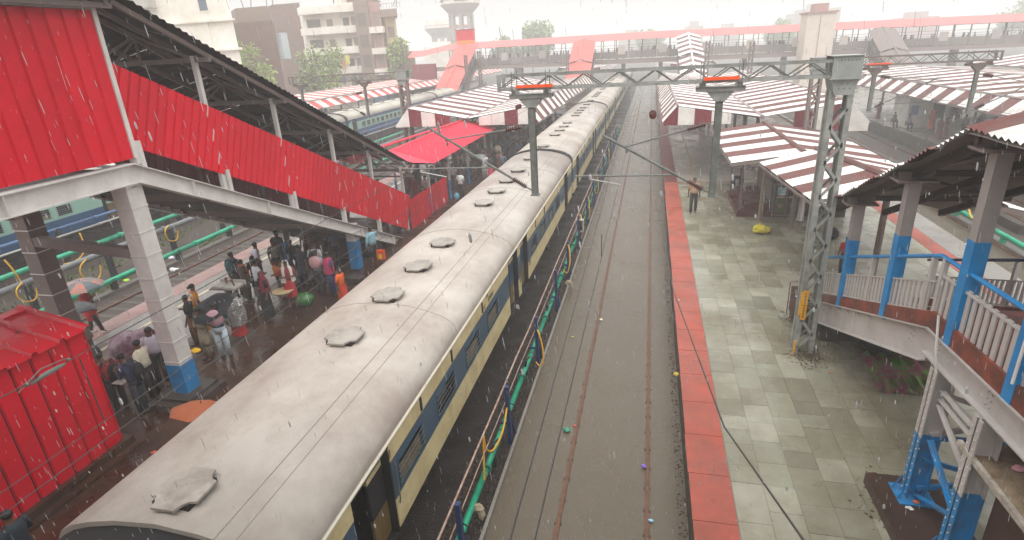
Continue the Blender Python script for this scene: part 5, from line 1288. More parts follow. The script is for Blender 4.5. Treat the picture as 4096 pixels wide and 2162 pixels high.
m = MB(); plot(m, -45.3, -42.2, YA+.2, 104, 14.8, 16.0); m.box(-45.3, -41.4, YA+.5, YA+1.5, 8.6, 10.2); part('terrace', m, BRICKP, ap)
for z in (11.6, 5.6): window(ap, -44.9, -43.6, YA+1.5, z, z+1.7, pane=BRICKP, fr=YELW)
m = MB()
for i in range(8): x = -45+3.4*i/7; m.bar((x, YA+.3, 16), (x, YA+.3, 16.9), .04)
m.bar((-45, YA+.3, 16.9), (-41.6, YA+.3, 16.9), .05); m.bar((-42.4, YA+.5, 16.2), (-41.9, YA+.5, 18.4), .08); m.bar((-43, YA+.5, 16.4), (-42.2, YA+.5, 17.6), .08); part('terrace_rail', m, STEELB, ap)
m = MB(); m.box(-51.5, -47.9, YA+5.2, YA+6.1, 21.6, 21.75); part('red_awning', m, SALM, ap)
for i, (x, z, hx, lb) in enumerate(((-55.4, 8.0, 'd8b0a0', 'pink cloth hung over the apartment balcony'), (-54.3, 7.9, '5060a0', 'blue cloth hung over the apartment balcony'), (-53.2, 7.9, 'c87050', 'orange cloth hung over the apartment balcony'), (-52.4, 8.6, 'd8d060', 'yellow cloth hung in the apartment window'), (-55.0, 5.4, 'd8a040', 'amber cloth hung on the lower apartment balcony'), (-53.6, 5.3, '40507a', 'dark blue cloth hung on the lower apartment balcony'))):
    m = MB(); m.box(x-.4, x+.4, YA-.75+.25*abs(x+54.2), YA-.70+.25*abs(x+54.2), z-1.0, z+.55); solo('laundry', m, cloth(hx), lb, 'laundry', 'washing on the apartment balconies')
m = MB(); plot(m, -44.6, -42.2, 104, 116, -.1, 9.2); solo('low_building', m, BRICKP, 'low grey wall block between the apartments and the footbridge end', 'building')
m = MB(); m.box(-46, -34, 92, 97, -.1, 3.3); solo('blue_shed', m, M('blue_sheet_roof', '7487a0', .6, .1), 'low blue sheeted shed below the left end of the far footbridge', 'shed')
# water towers
def tower(label, x, y, r, zb, zt, zp, ncol, sign, scale=1):
    t = thing('water_tower', label, 'water tower', (x, y, 0), 'concrete water towers')
    for k in range(ncol):
        a = 2*math.pi*k/ncol+.2; m = MB(); m.tube([(x+r*math.cos(a), y+r*math.sin(a), -.1), (x+r*math.cos(a), y+r*math.sin(a), zb)], .42*scale, 6); part('column', m, TOWC, t)
    for i, z in enumerate([zb-3.3*j for j in range(0, 5)]):
        if z < 1: break
        m = MB(); n = ncol
        for k in range(n):
            a, b = 2*math.pi*k/n+.2, 2*math.pi*(k+1)/n+.2
            m.bar((x+r*math.cos(a), y+r*math.sin(a), z), (x+r*math.cos(b), y+r*math.sin(b), z), .4, .7)
        part('ring_beam', m, PINKW if i else TOWC, t)
    m = MB(); m.loft([(x, y, zb, r+.2, r+.2), (x, y, zb+.3, r+.4, r+.4), (x, y, zt-.4, r*1.72, r*1.72), (x, y, zt, r*1.8, r*1.8)]); part('bowl', m, TOWC, t)
    m = MB(); m.loft([(x, y, zt, r*1.66, r*1.66), (x, y, zp, r*1.66, r*1.66), (x, y, zp+.8, r*.9, r*.9)]); part('tank', m, WALLW, t)
    m = MB(); m.tube([(x+r*1.82*math.cos(a*.314), y+r*1.82*math.sin(a*.314), zt+.9) for a in range(21)], .07, 4); part('railing', m, STEELB, t)
    if sign:
        m = MB()
        for a0, a1, in ((-2.7, -2.3), (-1.55, -.9)):
            for k in range(4):
                a, b = a0+(a1-a0)*k/4, a0+(a1-a0)*(k+1)/4; q = r*1.69
                m.quad((x+q*math.cos(a), y+q*math.sin(a), zt+.6), (x+q*math.cos(b), y+q*math.sin(b), zt+.6), (x+q*math.cos(b), y+q*math.sin(b), zp-.4), (x+q*math.cos(a), y+q*math.sin(a), zp-.4))
        part('sign', m, M('tower_sign', '5a6480', .6, .4, 1.5), t)
    return t
tower('nearer water tower with lettered tank rising above the red sign box', -55.5, 176, 3.35, 18.9, 21.6, 26.5, 8, True)
tower('fainter water tower left of the nearer one', -79, 224, 3.6, 14.2, 17.4, 20.4, 8, False)
m = MB(); m.box(-76, -66, 196, 206, -.1, 10.6); m.box(-73.5, -68, 198, 204, 10.6, 12.2); solo('far_building', m, WALLW, 'hazy low block under the fainter water tower', 'building')
for i, (x, y, w, h, lb) in enumerate(((72, 300, 17, 18, 'hazy tall block right of the lift tower'), (60, 290, 9, 14, 'hazy narrow block near the lift tower'), (112, 300, 15, 12, 'hazy pink block at the upper right'), (19, 300, 8, 14, 'hazy block left of the lift tower'), (-10, 310, 13, 12, 'faint block above the middle of the footbridge'), (34, 300, 10, 12, 'faint grey block behind the lift tower'))):
    m = MB(); m.box(x-w/2, x+w/2, y, y+10, -.1, h); m.box(x-w/4, x+w/4, y+2, y+8, h, h+2.2); solo('far_building', m, (PINKW if i == 2 else TOWC), lb, 'building')
# ================================================================ TREES
def tree(label, x, y, z0, h, rx, n, seed, mats=LEAF, cat='tree', size=.35):
    rr = random.Random(seed); t = thing('tree', label, cat, (x, y, z0), 'trees around the station')
    m = MB(); P = [(x+rr.uniform(-.1, .1)*i, y, z0+h*.62*i/4) for i in range(5)]; m.tube(P, [.24, .2, .16, .12, .06], 7)
    tips = []
    for k in range(9):
        a = rr.uniform(0, 6.28); q = rr.uniform(.3, .62); b = Vector((x, y, z0+h*q)); e = Vector((x+rx*.75*math.cos(a), y+rx*.75*math.sin(a), z0+h*rr.uniform(.55, .98)))
        m.tube([b, b.lerp(e, .5)+Vector((0, 0, .3)), e], [.09, .06, .02], 5); tips += [e, b.lerp(e, .65)]
    part('trunk', m, BARK, t)
    tips.append(Vector((x, y, z0+h*.95)))
    for ci, mt in enumerate(mats):
        lm = MB()
        for _ in range(n//len(mats)):
            c = rr.choice(tips); d = Vector((rr.gauss(0, 1), rr.gauss(0, 1), rr.gauss(0, .8))).normalized()*rr.random()**.5*rx*.5
            p = c+d; s = size*rr.uniform(.5, 1.2); a = Vector((rr.gauss(0, 1), rr.gauss(0, 1), rr.gauss(0, 1))).normalized(); b = a.orthogonal().normalized()
            lm.add([p-a*s, p+b*s*.45, p+a*s, p-b*s*.45], [(0, 1, 2, 3)])
        part('crown', lm, mt, t)
    return t
tree('leafy light green tree before the apartment balconies', -45.5, 76, 0, 9.8, 3.2, 2600, 1, size=.27)
tree('thin green tree against the brick wall beside the white building', -46.6, 63, 0, 10.6, 2.4, 1500, 2, [LEAF[1], LEAF[0]], size=.25)
tree('small green tree right of the apartment block', -42.6, 97.5, 0, 11.2, 1.8, 1200, 3, size=.3)
tree('low green bush at the foot of the apartment block', -40.8, 99, 0, 6.2, 2.0, 1000, 4, size=.3)
tree('rounded hazy tree above the far footbridge roof', -36, 184, 0, 14.2, 6.0, 3600, 5, [LEAF[2], LEAF[0]], size=.7)
tree('smaller hazy tree left of the rounded one', -45, 186, 0, 11.5, 4, 1600, 6, [LEAF[2], LEAF[0]], size=.6)
tree('faint wide tree over the footbridge centre', -1, 250, 0, 11.5, 5, 2600, 8, [LEAF[2], LEAF[0]], size=.8)
tree('faint tree at the upper right behind the footbridge', 115, 230, 0, 13, 6, 2000, 9, [LEAF[2], LEAF[0]], size=.8)
tree('faint tree beside the tall hazy block', 45, 240, 0, 12, 5, 1800, 10, [LEAF[2], LEAF[0]], size=.8)
pt = thing('terrace_plant', 'green potted plant on the apartment terrace', 'plant', (-48.2, YA+5, 17.4))
m = MB(); rr = random.Random(4)
for _ in range(160):
    p = Vector((-48.2+rr.gauss(0, .35), YA+5.5, 18.4+rr.gauss(0, .6))); a = Vector((rr.gauss(0, 1), rr.gauss(0, 1), rr.gauss(0, 1))).normalized()*.25; b = a.orthogonal()*.5; m.add([p-a, p+b, p+a, p-b], [(0, 1, 2, 3)])
part('leaves', m, LEAF[0], pt); m = MB(); m.tube([(-48.2, YA+5.5, 17.4), (-48.2, YA+5.5, 17.9)], .25, 8); part('pot', m, BRICK, pt)
# ================================================================ PEOPLE
QUEUE = []
def skin_obj(name, verts, edges, radii, mat, parent, root=0, sub=1):
    me = D.meshes.new(name); me.from_pydata([tuple(v) for v in verts], edges, []); me.materials.append(mat)
    o = D.objects.new(name, me); link(o, parent)
    md = o.modifiers.new('skin', 'SKIN'); md.use_smooth_shade = True
    if not me.skin_vertices:
        bm = bmesh.new(); bm.from_mesh(me); bm.verts.layers.skin.verify(); bm.to_mesh(me); bm.free()
    sv = me.skin_vertices[0].data
    for i, r in enumerate(radii):
        sv[i].radius = (r, r) if not isinstance(r, tuple) else r
        sv[i].use_root = i == root
    sb = o.modifiers.new('sub', 'SUBSURF'); sb.levels = sub; sb.render_levels = sub
    QUEUE.append(o); return o
def flush():
    dg = bpy.context.evaluated_depsgraph_get()
    new = [(o, D.meshes.new_from_object(o.evaluated_get(dg))) for o in QUEUE]
    for o, me in new:
        o.modifiers.clear(); o.data = me
    QUEUE.clear()
# arm poses: elbow and wrist, right hand side (x>0), y forward, for a figure of 1.68 m
ARMS = {'down': ((.235, -.02, 1.12), (.245, .06, .88)), 'hip': ((.36, -.08, 1.16), (.20, .06, 1.0)), 'fwd': ((.24, .06, 1.13), (.13, .28, 1.20)),
        'phone': ((.23, .10, 1.13), (.08, .24, 1.30)), 'hold': ((.22, .14, 1.16), (.16, .30, 1.38)), 'up': ((.26, .12, 1.56), (.18, .10, 1.82)), 'fold': ((.23, .06, 1.13), (-.06, .20, 1.16)),
        'reach': ((.30, .14, 1.24), (.36, .36, 1.18)), 'side': ((.40, .02, 1.26), (.58, .10, 1.16)), 'carry': ((.25, .0, 1.12), (.28, .06, .86))}
def person(label, x, y, head=0, h=1.65, armR='down', armL='down', top='kurta', tcol='ffffff', sleeve='short', bottom='trousers', bcol='2a2c34', lean=0, step=0.0, hair='short', feet='3a2a22', extra=None, group='people on the left platform', z=.842, sit=False, skin=SKINM, simple=False, turn=0):
    s = h/1.68
    t = thing('person', label, 'person', (0, 0, 0), group)
    L = rad(lean); cs, sn = math.cos(L), math.sin(L)
    def B(p):
        px, py, pz = p
        if pz > .93 and lean: d = pz-.93; py, pz = py*cs+d*sn, .93+d*cs-py*sn
        return Vector((px*s, py*s, pz*s))
    lower = -.0
    hipz = .90
    def leg(sx, fy):
        if sit: return [(sx*.09, 0, .50), (sx*.12, .40, .52), (sx*.12, .42, .09), (sx*.12, .55, .03)]
        return [(sx*.09, 0, .88), (sx*.10, fy*.55+.02, .48), (sx*.10, fy, .08), (sx*.11, fy+.15, .03)]
    off = -.40 if sit else 0
    V = [B((0, 0, .94)), B((0, .0, 1.16)), B((0, .0, 1.36)), B((0, .01, 1.46)), B((0, .025, 1.535)), B((0, .02, 1.60)), B((0, .01, 1.65))]
    E_ = [(0, 1), (1, 2), (2, 3), (3, 4), (4, 5), (5, 6)]; r = [.11, .11, .11, .048, .070, .078, .048]
    V.append(B((0, .105, 1.555))); E_.append((4, 7)); r.append(.012)           # nose
    for sx, pose in ((1, armR), (-1, armL)):
        e, w = ARMS[pose]; e = (e[0]*sx, e[1], e[2]); w = (w[0]*sx, w[1], w[2])
        i = len(V); V += [B((.165*sx, 0, 1.385)), B(e), B(w)]; E_ += [(2, i), (i, i+1), (i+1, i+2)]; r += [.052, .040, .028]
        ev, wv = V[i+1], V[i+2]; d = (wv-ev).normalized(); side = d.orthogonal().normalized(); palm = wv+d*.06*s
        k = len(V); V.append(palm); E_.append((i+2, k)); r.append(.030)
        nrm = d.cross(side)
        for f in range(5):
            q = (f-1.9)*.020*s; ln = (.05, .085, .095, .088, .068)[f]*s
            dd = (d+side*(.9 if f == 0 else .0)*-1).normalized(); a = len(V)
            V += [palm+side*q*1.0+dd*ln*.55, palm+side*q+dd*ln*.95+nrm*.015]; E_ += [(k, a), (a, a+1)]; r += [.009, .007]
    for sx in (1, -1):
        pts = leg(sx, step*sx); i = len(V); V += [Vector((p[0]*s, p[1]*s, (p[2])*s)) if not sit else Vector((p[0]*s, p[1]*s, p[2]*s)) for p in pts]
        E_ += [(0, i), (i, i+1), (i+1, i+2), (i+2, i+3)]; r += [.085, .055, .040, .034]
    if sit:
        for i in range(len(V)):
            if V[i].z > .7*s or i < 8: V[i] = V[i]+Vector((0, 0, off*s))
        for i in range(8, len(V)-8): 
            if V[i].z > .9*s: V[i] = V[i]+Vector((0, 0, off*s))
    r = [q*s for q in r]
    body = skin_obj('body', V, E_, r, skin, t, 0, 1)
    dz = Vector((0, 0, off*s)) if sit else Vector()
    H = V[5]
    # hair and eyes
    m = MB(); m.ball((H.x, H.y-.012*s, H.z+.025*s), .086*s, .096*s, .080*s, 12, 8)
    if hair == 'bun': m.ball((H.x, H.y-.115*s, H.z-.0*s), .05*s, .05*s, .05*s, 9, 6)
    if hair == 'long': m.loft([(H.x, H.y-.06*s, H.z-.30*s, .07*s, .04*s), (H.x, H.y-.06*s, H.z, .09*s, .06*s)])
    if hair != 'covered': part('hair', m, HAIRM, t, smooth=True)
    m = MB()
    for sx in (-1, 1): m.ball((H.x+sx*.030*s, H.y+.074*s, H.z-.028*s), .011*s, .008*s, .009*s, 6, 4)
    part('eyes', m, BLK, t)
    tc = cloth(tcol) if isinstance(tcol, str) else tcol; bc = cloth(bcol) if isinstance(bcol, str) else bcol
    def ring(z, rx, ry, cy=0): v = B((0, cy, z)); return (v.x, v.y+dz.y, v.z+dz.z, rx*s, ry*s)
    def torso(zlow, flare, mat, nm):
        m = MB(); rg = []
        if zlow < .9:
            rg += [ring(zlow, .17+flare, .13+flare*.8), ring((zlow+.9)/2, .165+flare*.5, .125+flare*.4)]
        rg += [ring(.95, .165, .118), ring(1.12, .152, .112), ring(1.28, .175, .122), ring(1.39, .175, .112), ring(1.44, .11, .085), ring(1.465, .062, .06)]
        m.loft(rg)
        for sx, i0 in ((1, 8), (-1, 8+14)):
            a, b, c = V[i0], V[i0+1], V[i0+2]
            if sleeve == 'long': m.tube([a-Vector((.03*sx*s, 0, 0)), a, b, b.lerp(c, .9)], [.07*s, .068*s, .056*s, .042*s], 9)
            else: m.tube([a-Vector((.03*sx*s, 0, 0)), a, a.lerp(b, .8)], [.07*s, .070*s, .062*s], 9)
        return part(nm, m, mat, t, smooth=True)
    if top == 'shirt': torso(.90, 0.005, tc, 'shirt')
    elif top == 'kurta': torso(.52, .05, tc, 'kurta')
    elif top == 'blouse': torso(1.06, .0, tc, 'blouse')
    def legs(zend, mat, nm, wide):
        m = MB()
        if sit:
            for sx in (1, -1):
                p = leg(sx, 0); P = [Vector(q)*s for q in p[:3]]; m.tube([P[0], P[1], P[1].lerp(P[2], .85)], [.10*s, .085*s, .065*s], 9)
            m.ball((0, 0, .53*s), .17*s, .14*s, .11*s, 10, 6)
        else:
            m.loft([(0, 0, .80*s, .165*s, .115*s), (0, 0, .98*s, .168*s, .12*s), (0, 0, 1.0*s, .15*s, .11*s)])
            for sx in (1, -1):
                P = [Vector(q)*s for q in leg(sx, step*sx)]
                if zend < .3: m.tube([P[0], P[1], P[1].lerp(P[2], .92)], [.098*s*wide, .075*s*wide, .062*s*wide], 9)
                else: m.tube([P[0], P[0].lerp(P[1], (.88-zend)/.4)], [.10*s*wide, .09*s*wide], 9)
        return part(nm, m, mat, t, smooth=True)
    if bottom == 'trousers': legs(.1, bc, 'trousers', 1)
    elif bottom == 'salwar': legs(.1, bc, 'salwar', 1.3)
    elif bottom == 'shorts': legs(.52, bc, 'shorts', 1.1)
    elif bottom in ('skirt', 'sari', 'lungi'):
        m = MB(); zl = .42 if bottom == 'lungi' else .05; rr = random.Random(hash(label) % 999); n = 24; VV = []; FF = []
        for j, (z, rx) in enumerate(((zl, .25 if bottom != 'lungi' else .2), (zl+.12, .235 if bottom != 'lungi' else .2), (.6, .20), (.85, .175), (1.03, .15))):
            for k in range(n):
                a = 2*math.pi*k/n; q = 1+(.09*math.sin(k*math.pi/1.5)*(1-j/4.2)); VV.append((rx*s*q*math.cos(a), rx*s*q*.85*math.sin(a)+.02*s, z*s))
        for j in range(4):
            for k in range(n): FF.append((j*n+k, j*n+(k+1) % n, (j+1)*n+(k+1) % n, (j+1)*n+k))
        m.add(VV, FF); part('skirt', m, bc, t, smooth=True)
        if bottom == 'sari':
            m = MB(); n = 9; VV = []; FF = []
            for k in range(n):      # pallu over the shoulder, across the back
                q = k/(n-1)
                for w_ in (-1, 1):
                    a = Vector((.19*s, .05*s, 1.0*s)).lerp(Vector((-.12*s, .12*s, 1.40*s)), min(1, q*2)) if q < .5 else Vector((-.12*s, -.02*s, 1.46*s)).lerp(Vector((-.16*s, -.2*s, .75*s)), (q-.5)*2)
                    VV.append(a+Vector((w_*.075*s, .012*s*math.sin(k*2), w_*.05*s)))
            for k in range(n-1): FF.append((2*k, 2*k+1, 2*k+3, 2*k+2))
            m.add(VV, FF); part('sari_end', m, bc, t, smooth=True)
    if feet:
        m = MB()
        for sx in (1, -1):
            p = leg(sx, step*sx); a = Vector(p[2])*s; m.ball((a.x, a.y+.07*s, .035*s), .048*s, .13*s, .036*s, 9, 5)
        part('shoes', m, cloth(feet), t, smooth=True)
    if extra: extra(t, V, s, dz)
    t.location = (x, y, z); t.rotation_euler = (0, 0, rad(head))
    OFF[t.name] = (0, 0, 0)
    return t
def X_backpack(hexc):
    def f(t, V, s, dz):
        m = MB(); m.ball((0, -.19*s, 1.20*s), .15*s, .10*s, .24*s, 12, 8); part('backpack', m, cloth(hexc), t, smooth=True)
        m = MB()
        for sx in (-1, 1): m.tube([(sx*.10*s, -.12*s, 1.40*s), (sx*.11*s, .02*s, 1.475*s), (sx*.11*s, .125*s, 1.30*s), (sx*.13*s, .02*s, 1.05*s)], .018*s, 6)
        part('straps', m, cloth(hexc), t)
    return f
def X_shawl(hexc, head=True, low=.85):
    def f(t, V, s, dz):
        m = MB(); rr = random.Random(len(hexc)); n = 16; VV = []; FF = []
        H = V[5]
        rows = [(low, .24), (1.1, .215), (1.3, .215), (1.41, .19), (1.49, .10)]
        if head: rows = rows[:4]+[(1.50, .115), (1.60, .112), (1.69, .075), (1.705, .01)]
        for j, (z, rx) in enumerate(rows):
            for k in range(n):
                a = math.pi*.62+(2*math.pi-math.pi*.24)*k/(n-1); q = 1+.05*math.sin(k*2.1+j)
                cy = V[2].y if z < 1.45 else H.y-.012*s
                VV.append((rx*s*q*math.cos(a), rx*s*.8*q*math.sin(a)+cy-.01*s, z*s*(V[6].z/(1.65*s) if z > 1.45 else 1)+(dz.z)))
        for j in range(len(rows)-1):
            for k in range(n-1): FF.append((j*n+k, j*n+k+1, (j+1)*n+k+1, (j+1)*n+k))
        m.add(VV, FF); part('shawl', m, cloth(hexc) if isinstance(hexc, str) and len(hexc) == 6 else MATS[hexc], t, smooth=True)
    return f
def X_scarf(hexc):
    def f(t, V, s, dz):
        m = MB(); m.tube([(.09*s, .13*s, .95*s), (.09*s, .135*s, 1.25*s), (.08*s, .06*s, 1.47*s), (0, -.07*s, 1.48*s), (-.08*s, .06*s, 1.47*s), (-.09*s, .135*s, 1.25*s), (-.09*s, .13*s, 1.0*s)], .05*s, 7); part('scarf', m, cloth(hexc), t, smooth=True)
    return f
def X_stole(hexc):
    def f(t, V, s, dz):
        m = MB(); m.ball((0, -.10*s, 1.27*s), .23*s, .11*s, .24*s, 12, 8, .06, R); part('stole', m, cloth(hexc), t, smooth=True)
    return f
def X_mark(hexc):
    def f(t, V, s, dz):
        m = MB()
        for i in range(6): m.box((-.10+.034*i)*s, (-.072+.034*i)*s, .122*s, .130*s, 1.22*s, (1.262 if i % 2 else 1.25)*s)
        part('shirt_print', m, cloth(hexc), t)
    return f
P = person
LP = [
 # near the kiosk
 dict(label='man in navy T-shirt with backpack typing on a phone by the red kiosk', x=-11.65, y=9.15, head=100, armR='phone', armL='phone', top='shirt', tcol='2a3452', bcol='2b3038', lean=12, extra=X_backpack('17191f'), h=1.68),
 dict(label='man in cream long sleeved shirt with his hand at his mouth', x=-11.9, y=9.75, head=100, armR='phone', armL='down', top='shirt', tcol='d9d0b8', sleeve='long', bcol='1f1e22', lean=4, h=1.68),
 dict(label='man in pale lilac polo shirt holding a dark bag', x=-12.2, y=10.35, head=-150, armR='carry', armL='down', top='shirt', tcol='c9bfcc', bcol='2a2420', h=1.70),
 dict(label='person in red top with backpack leaning over papers by the kiosk', x=-12.35, y=9.2, head=75, armR='reach', armL='fwd', top='shirt', tcol='b3202a', bcol='33333a', lean=28, extra=X_backpack('2a2a30'), h=1.6),
 dict(label='man in grey shirt bending behind the kiosk corner', x=-13.35, y=9.6, head=60, armR='fwd', armL='fwd', top='shirt', tcol='4c4a50', bcol='303038', lean=30, h=1.68),
 dict(label='person crouched in maroon at the kiosk corner with a pale sack', x=-12.9, y=8.9, head=40, armR='fwd', armL='fwd', top='shirt', tcol='6b2330', bcol='20202a', lean=38, h=1.5),
 dict(label='person in red wrap walking under the patterned umbrella', x=-17.05, y=12.75, head=-60, armR='hold', armL='down', top='kurta', tcol='b32a26', bcol='20242e', step=.22, feet='d8d4cc', extra=X_shawl('b32a26', False, .7), h=1.55),
 dict(label='person in grey under the plain black umbrella beside the kiosk roof', x=-16.0, y=11.6, head=100, armR='hold', armL='down', top='kurta', tcol='7d766e', bcol='5a544e', h=1.5, lean=32),
 dict(label='person at the bottom left corner in dark clothes below the kiosk', x=-9.35, y=4.72, head=90, armR='fwd', armL='down', top='shirt', tcol='22303a', bcol='1e1e22', h=1.62),
 dict(label='small child in brown under the faded orange umbrella close to the train', x=-8.8, y=8.05, head=-20, armR='hold', armL='down', top='kurta', tcol='6a5040', bcol='3a3230', h=1.0),
 # middle group
 dict(label='woman in yellow and orange sari behind the pale column', x=-13.15, y=12.95, head=-30, top='blouse', tcol='d68a22', bottom='sari', bcol='d69a2c', hair='bun', h=1.56),
 dict(label='youth in black T-shirt with green print', x=-12.95, y=12.45, head=110, armR='fwd', armL='down', top='shirt', tcol='1d1f20', bcol='7a5a34', extra=X_mark('58b82e'), h=1.62),
 dict(label='boy in brown trousers pointing beside the black T-shirt', x=-13.3, y=12.15, head=120, armR='reach', armL='down', top='shirt', tcol='3a2a26', bcol='8a6a3a', lean=10, h=1.45),
 dict(label='person in beige kurta and salwar half under the black umbrella', x=-11.95, y=11.75, head=160, armR='fold', armL='fold', top='kurta', tcol='9a8d78', bottom='salwar', bcol='93866f', sleeve='long', h=1.62),
 dict(label='man in light jeans and teal shirt holding the black umbrella', x=-11.5, y=11.85, head=20, armR='hold', armL='hip', top='shirt', tcol='1f5a6a', bcol='b7c2c9', sleeve='short', feet='26262a', h=1.74, extra=X_stole('c79aa6')),
 dict(label='porter in silver foil cape and red skirt carrying a tray overhead', x=-11.78, y=12.85, head=-20, armR='up', armL='up', top='shirt', tcol='8a8a86', bottom='skirt', bcol='b52418', extra=None, h=1.58),
 dict(label='man with teal backpack in dark shirt seen from behind', x=-14.05, y=15.8, head=10, armR='down', armL='down', top='shirt', tcol='23282c', bcol='2a2a2c', extra=X_backpack('1f4f52'), h=1.72),
 dict(label='older woman with orange scarf over brown dress', x=-13.5, y=15.55, head=-20, top='kurta', tcol='4c3f36', bottom='salwar', bcol='4a3d36', hair='bun', extra=X_scarf('d8502a'), h=1.55),
 dict(label='man in lilac white shirt with hands on hips', x=-13.9, y=16.9, head=-40, armR='hip', armL='hip', top='shirt', tcol='c6c1cc', bcol='3a3a42', h=1.70),
 dict(label='girl in black kurta and white trousers', x=-13.25, y=15.85, head=20, top='kurta', tcol='231e24', bottom='salwar', bcol='cfc8c4', hair='long', h=1.58),
 dict(label='man in bright white shirt looking back', x=-12.65, y=15.2, head=-30, armR='fold', armL='fold', top='shirt', tcol='dcdce0', bcol='3b3636', sleeve='long', h=1.70),
 dict(label='woman in black sari with red veil and bangles', x=-11.6, y=14.1, head=150, armR='fold', armL='down', top='blouse', tcol='1c1a1a', bottom='sari', bcol='1d2420', hair='bun', extra=X_shawl('7d2032', True, 1.0), h=1.56),
 dict(label='porter with a basket under a white plastic hood', x=-11.3, y=14.95, head=-140, armR='fwd', armL='fwd', top='shirt', tcol='8c3038', bottom='lungi', bcol='b3222c', extra=X_shawl('d8d0c4', True, .95), h=1.62),
 dict(label='man in mustard orange shirt bending over', x=-12.0, y=15.75, head=90, armR='hip', armL='fwd', top='shirt', tcol='b5641c', bcol='33302c', sleeve='long', lean=32, h=1.66),
 dict(label='tall man in dark shirt by the blue column under the stair', x=-13.9, y=18.2, head=0, top='shirt', tcol='20242c', bcol='3a4048', h=1.74),
 dict(label='woman in dark clothes in the shade of the stair', x=-12.9, y=17.6, head=40, top='kurta', tcol='2a2630', bcol='2a262c', bottom='salwar', hair='bun', h=1.58),
 dict(label='person in maroon in the shade under the stair', x=-12.2, y=18.0, head=120, top='kurta', tcol='55242a', bottom='salwar', bcol='3a2a2a', h=1.6),
 dict(label='man in white shirt carrying a black backpack', x=-11.55, y=17.0, head=10, top='shirt', tcol='d6d4d6', bcol='2c2a2e', extra=X_backpack('22242a'), h=1.72),
 dict(label='man with pink checked towel over his shoulders', x=-11.1, y=16.35, head=10, top='shirt', tcol='8fa3a0', bcol='2a2c34', extra=X_stole('c08f92'), h=1.66),
 dict(label='person wrapped in a magenta shawl', x=-10.65, y=16.35, head=-30, top='kurta', tcol='3a3f6a', bcol='2e3a6a', extra=X_shawl('b52a5c', False, .9), h=1.62),
 dict(label='boy in orange shirt at the platform edge beside the train', x=-9.35, y=14.85, head=-90, top='shirt', tcol='e8641c', bottom='lungi', bcol='d8422a', h=1.5),
 dict(label='man in light blue hooded jacket leaning on the blue column', x=-10.35, y=19.1, head=60, armR='reach', armL='down', top='shirt', tcol='8fbcc9', sleeve='long', bottom='shorts', bcol='24242a', h=1.70),
 # beyond the stair foot
 dict(label='man in white T-shirt with a light blue bag beyond the stair panel', x=-10.05, y=29.4, head=-20, top='shirt', tcol='dfe6e2', bcol='2c2a2c', h=1.68),
 dict(label='man in lilac shirt in front of the red canopy post', x=-11.3, y=31.8, head=170, top='shirt', tcol='b8a6bc', bcol='4a454a', h=1.66),
 dict(label='man all in white facing the train', x=-10.2, y=34.9, head=180, top='kurta', tcol='dcdcdc', bottom='salwar', bcol='d6d4d0', h=1.68),
 dict(label='man in white shirt with a yellow sash by the canopy end', x=-10.35, y=39.0, head=160, armR='fwd', armL='down', top='shirt', tcol='d8d4c4', bcol='2e2a2a', extra=X_scarf('c8a85c'), h=1.70),
 dict(label='person in pink skirt with dark top near the train', x=-9.5, y=33.8, head=30, top='shirt', tcol='33313a', bottom='skirt', bcol='c8405c', h=1.55),
 dict(label='woman in rust brown sari under the red canopy', x=-13.2, y=24.9, head=160, top='blouse', tcol='7a4428', bottom='sari', bcol='8a4c2c', hair='bun', extra=X_shawl('8a4c2c', True, .9), h=1.55),
 dict(label='woman in bright pink sari under the red canopy', x=-13.9, y=27.2, head=180, top='blouse', tcol='c2285c', bottom='sari', bcol='c2285c', hair='bun', h=1.56),
 dict(label='woman in dark red sari under the red canopy', x=-12.0, y=27.6, head=170, top='blouse', tcol='7c1e26', bottom='sari', bcol='7c1e26', hair='bun', extra=X_shawl('7c1e26', True, .9), h=1.56),
 dict(label='person in black at the foot of the stair', x=-12.0, y=25.0, head=170, top='kurta', tcol='25222a', bcol='2a2a2e', bottom='salwar', h=1.62),
 dict(label='man in pale blue shirt at the foot of the stair', x=-12.6, y=25.8, head=150, top='shirt', tcol='9aa8bc', bcol='33333a', h=1.66),
 dict(label='man in pink shirt under the red canopy', x=-11.7, y=28.4, head=150, top='shirt', tcol='c49aa0', bcol='2e2c30', h=1.66),
 # right hand platforms
 dict(label='man in tan T-shirt walking away on the slate platform', x=2.15, y=27.35, head=-6, top='shirt', tcol='c09a78', bcol='1f1f22', step=.16, h=1.72, group='people on the right platforms', feet='8a8a88'),
 dict(label='man in black standing beside the white cloth', x=6.75, y=25.0, head=150, top='shirt', tcol='22242c', bcol='24242a', h=1.72, group='people on the right platforms', feet='b8b4b0'),
 dict(label='person in black sitting on the stall steps', x=4.75, y=30.8, head=100, top='kurta', tcol='1c1c22', bottom='salwar', bcol='22222a', sit=True, h=1.62, z=1.32, group='people on the right platforms'),
 dict(label='boy in red striped T-shirt behind the blue handrail', x=6.55, y=19.9, head=0, top='shirt', tcol='b52a2e', bcol='2a2a36', h=1.36, group='people on the right platforms'),
 dict(label='monk like figure in orange robe on the outermost platform', x=21.3, y=51.2, head=180, top='kurta', tcol='c85a24', bottom='skirt', bcol='c85a24', h=1.7, group='people on the right platforms', z=.83),
 dict(label='seated man beside the figure in orange robe, right of two', x=20.1, y=52.2, head=180, top='shirt', tcol='8a96a0', bcol='33333a', sit=True, h=1.65, group='people on the right platforms', z=.85),
 dict(label='seated man beside the figure in orange robe, left of two', x=18.9+.8, y=54.0, head=180, top='shirt', tcol='6a7078', bcol='33333a', sit=True, h=1.65, group='people on the right platforms', z=.85),
]
PPL = [P(**d) for d in LP]
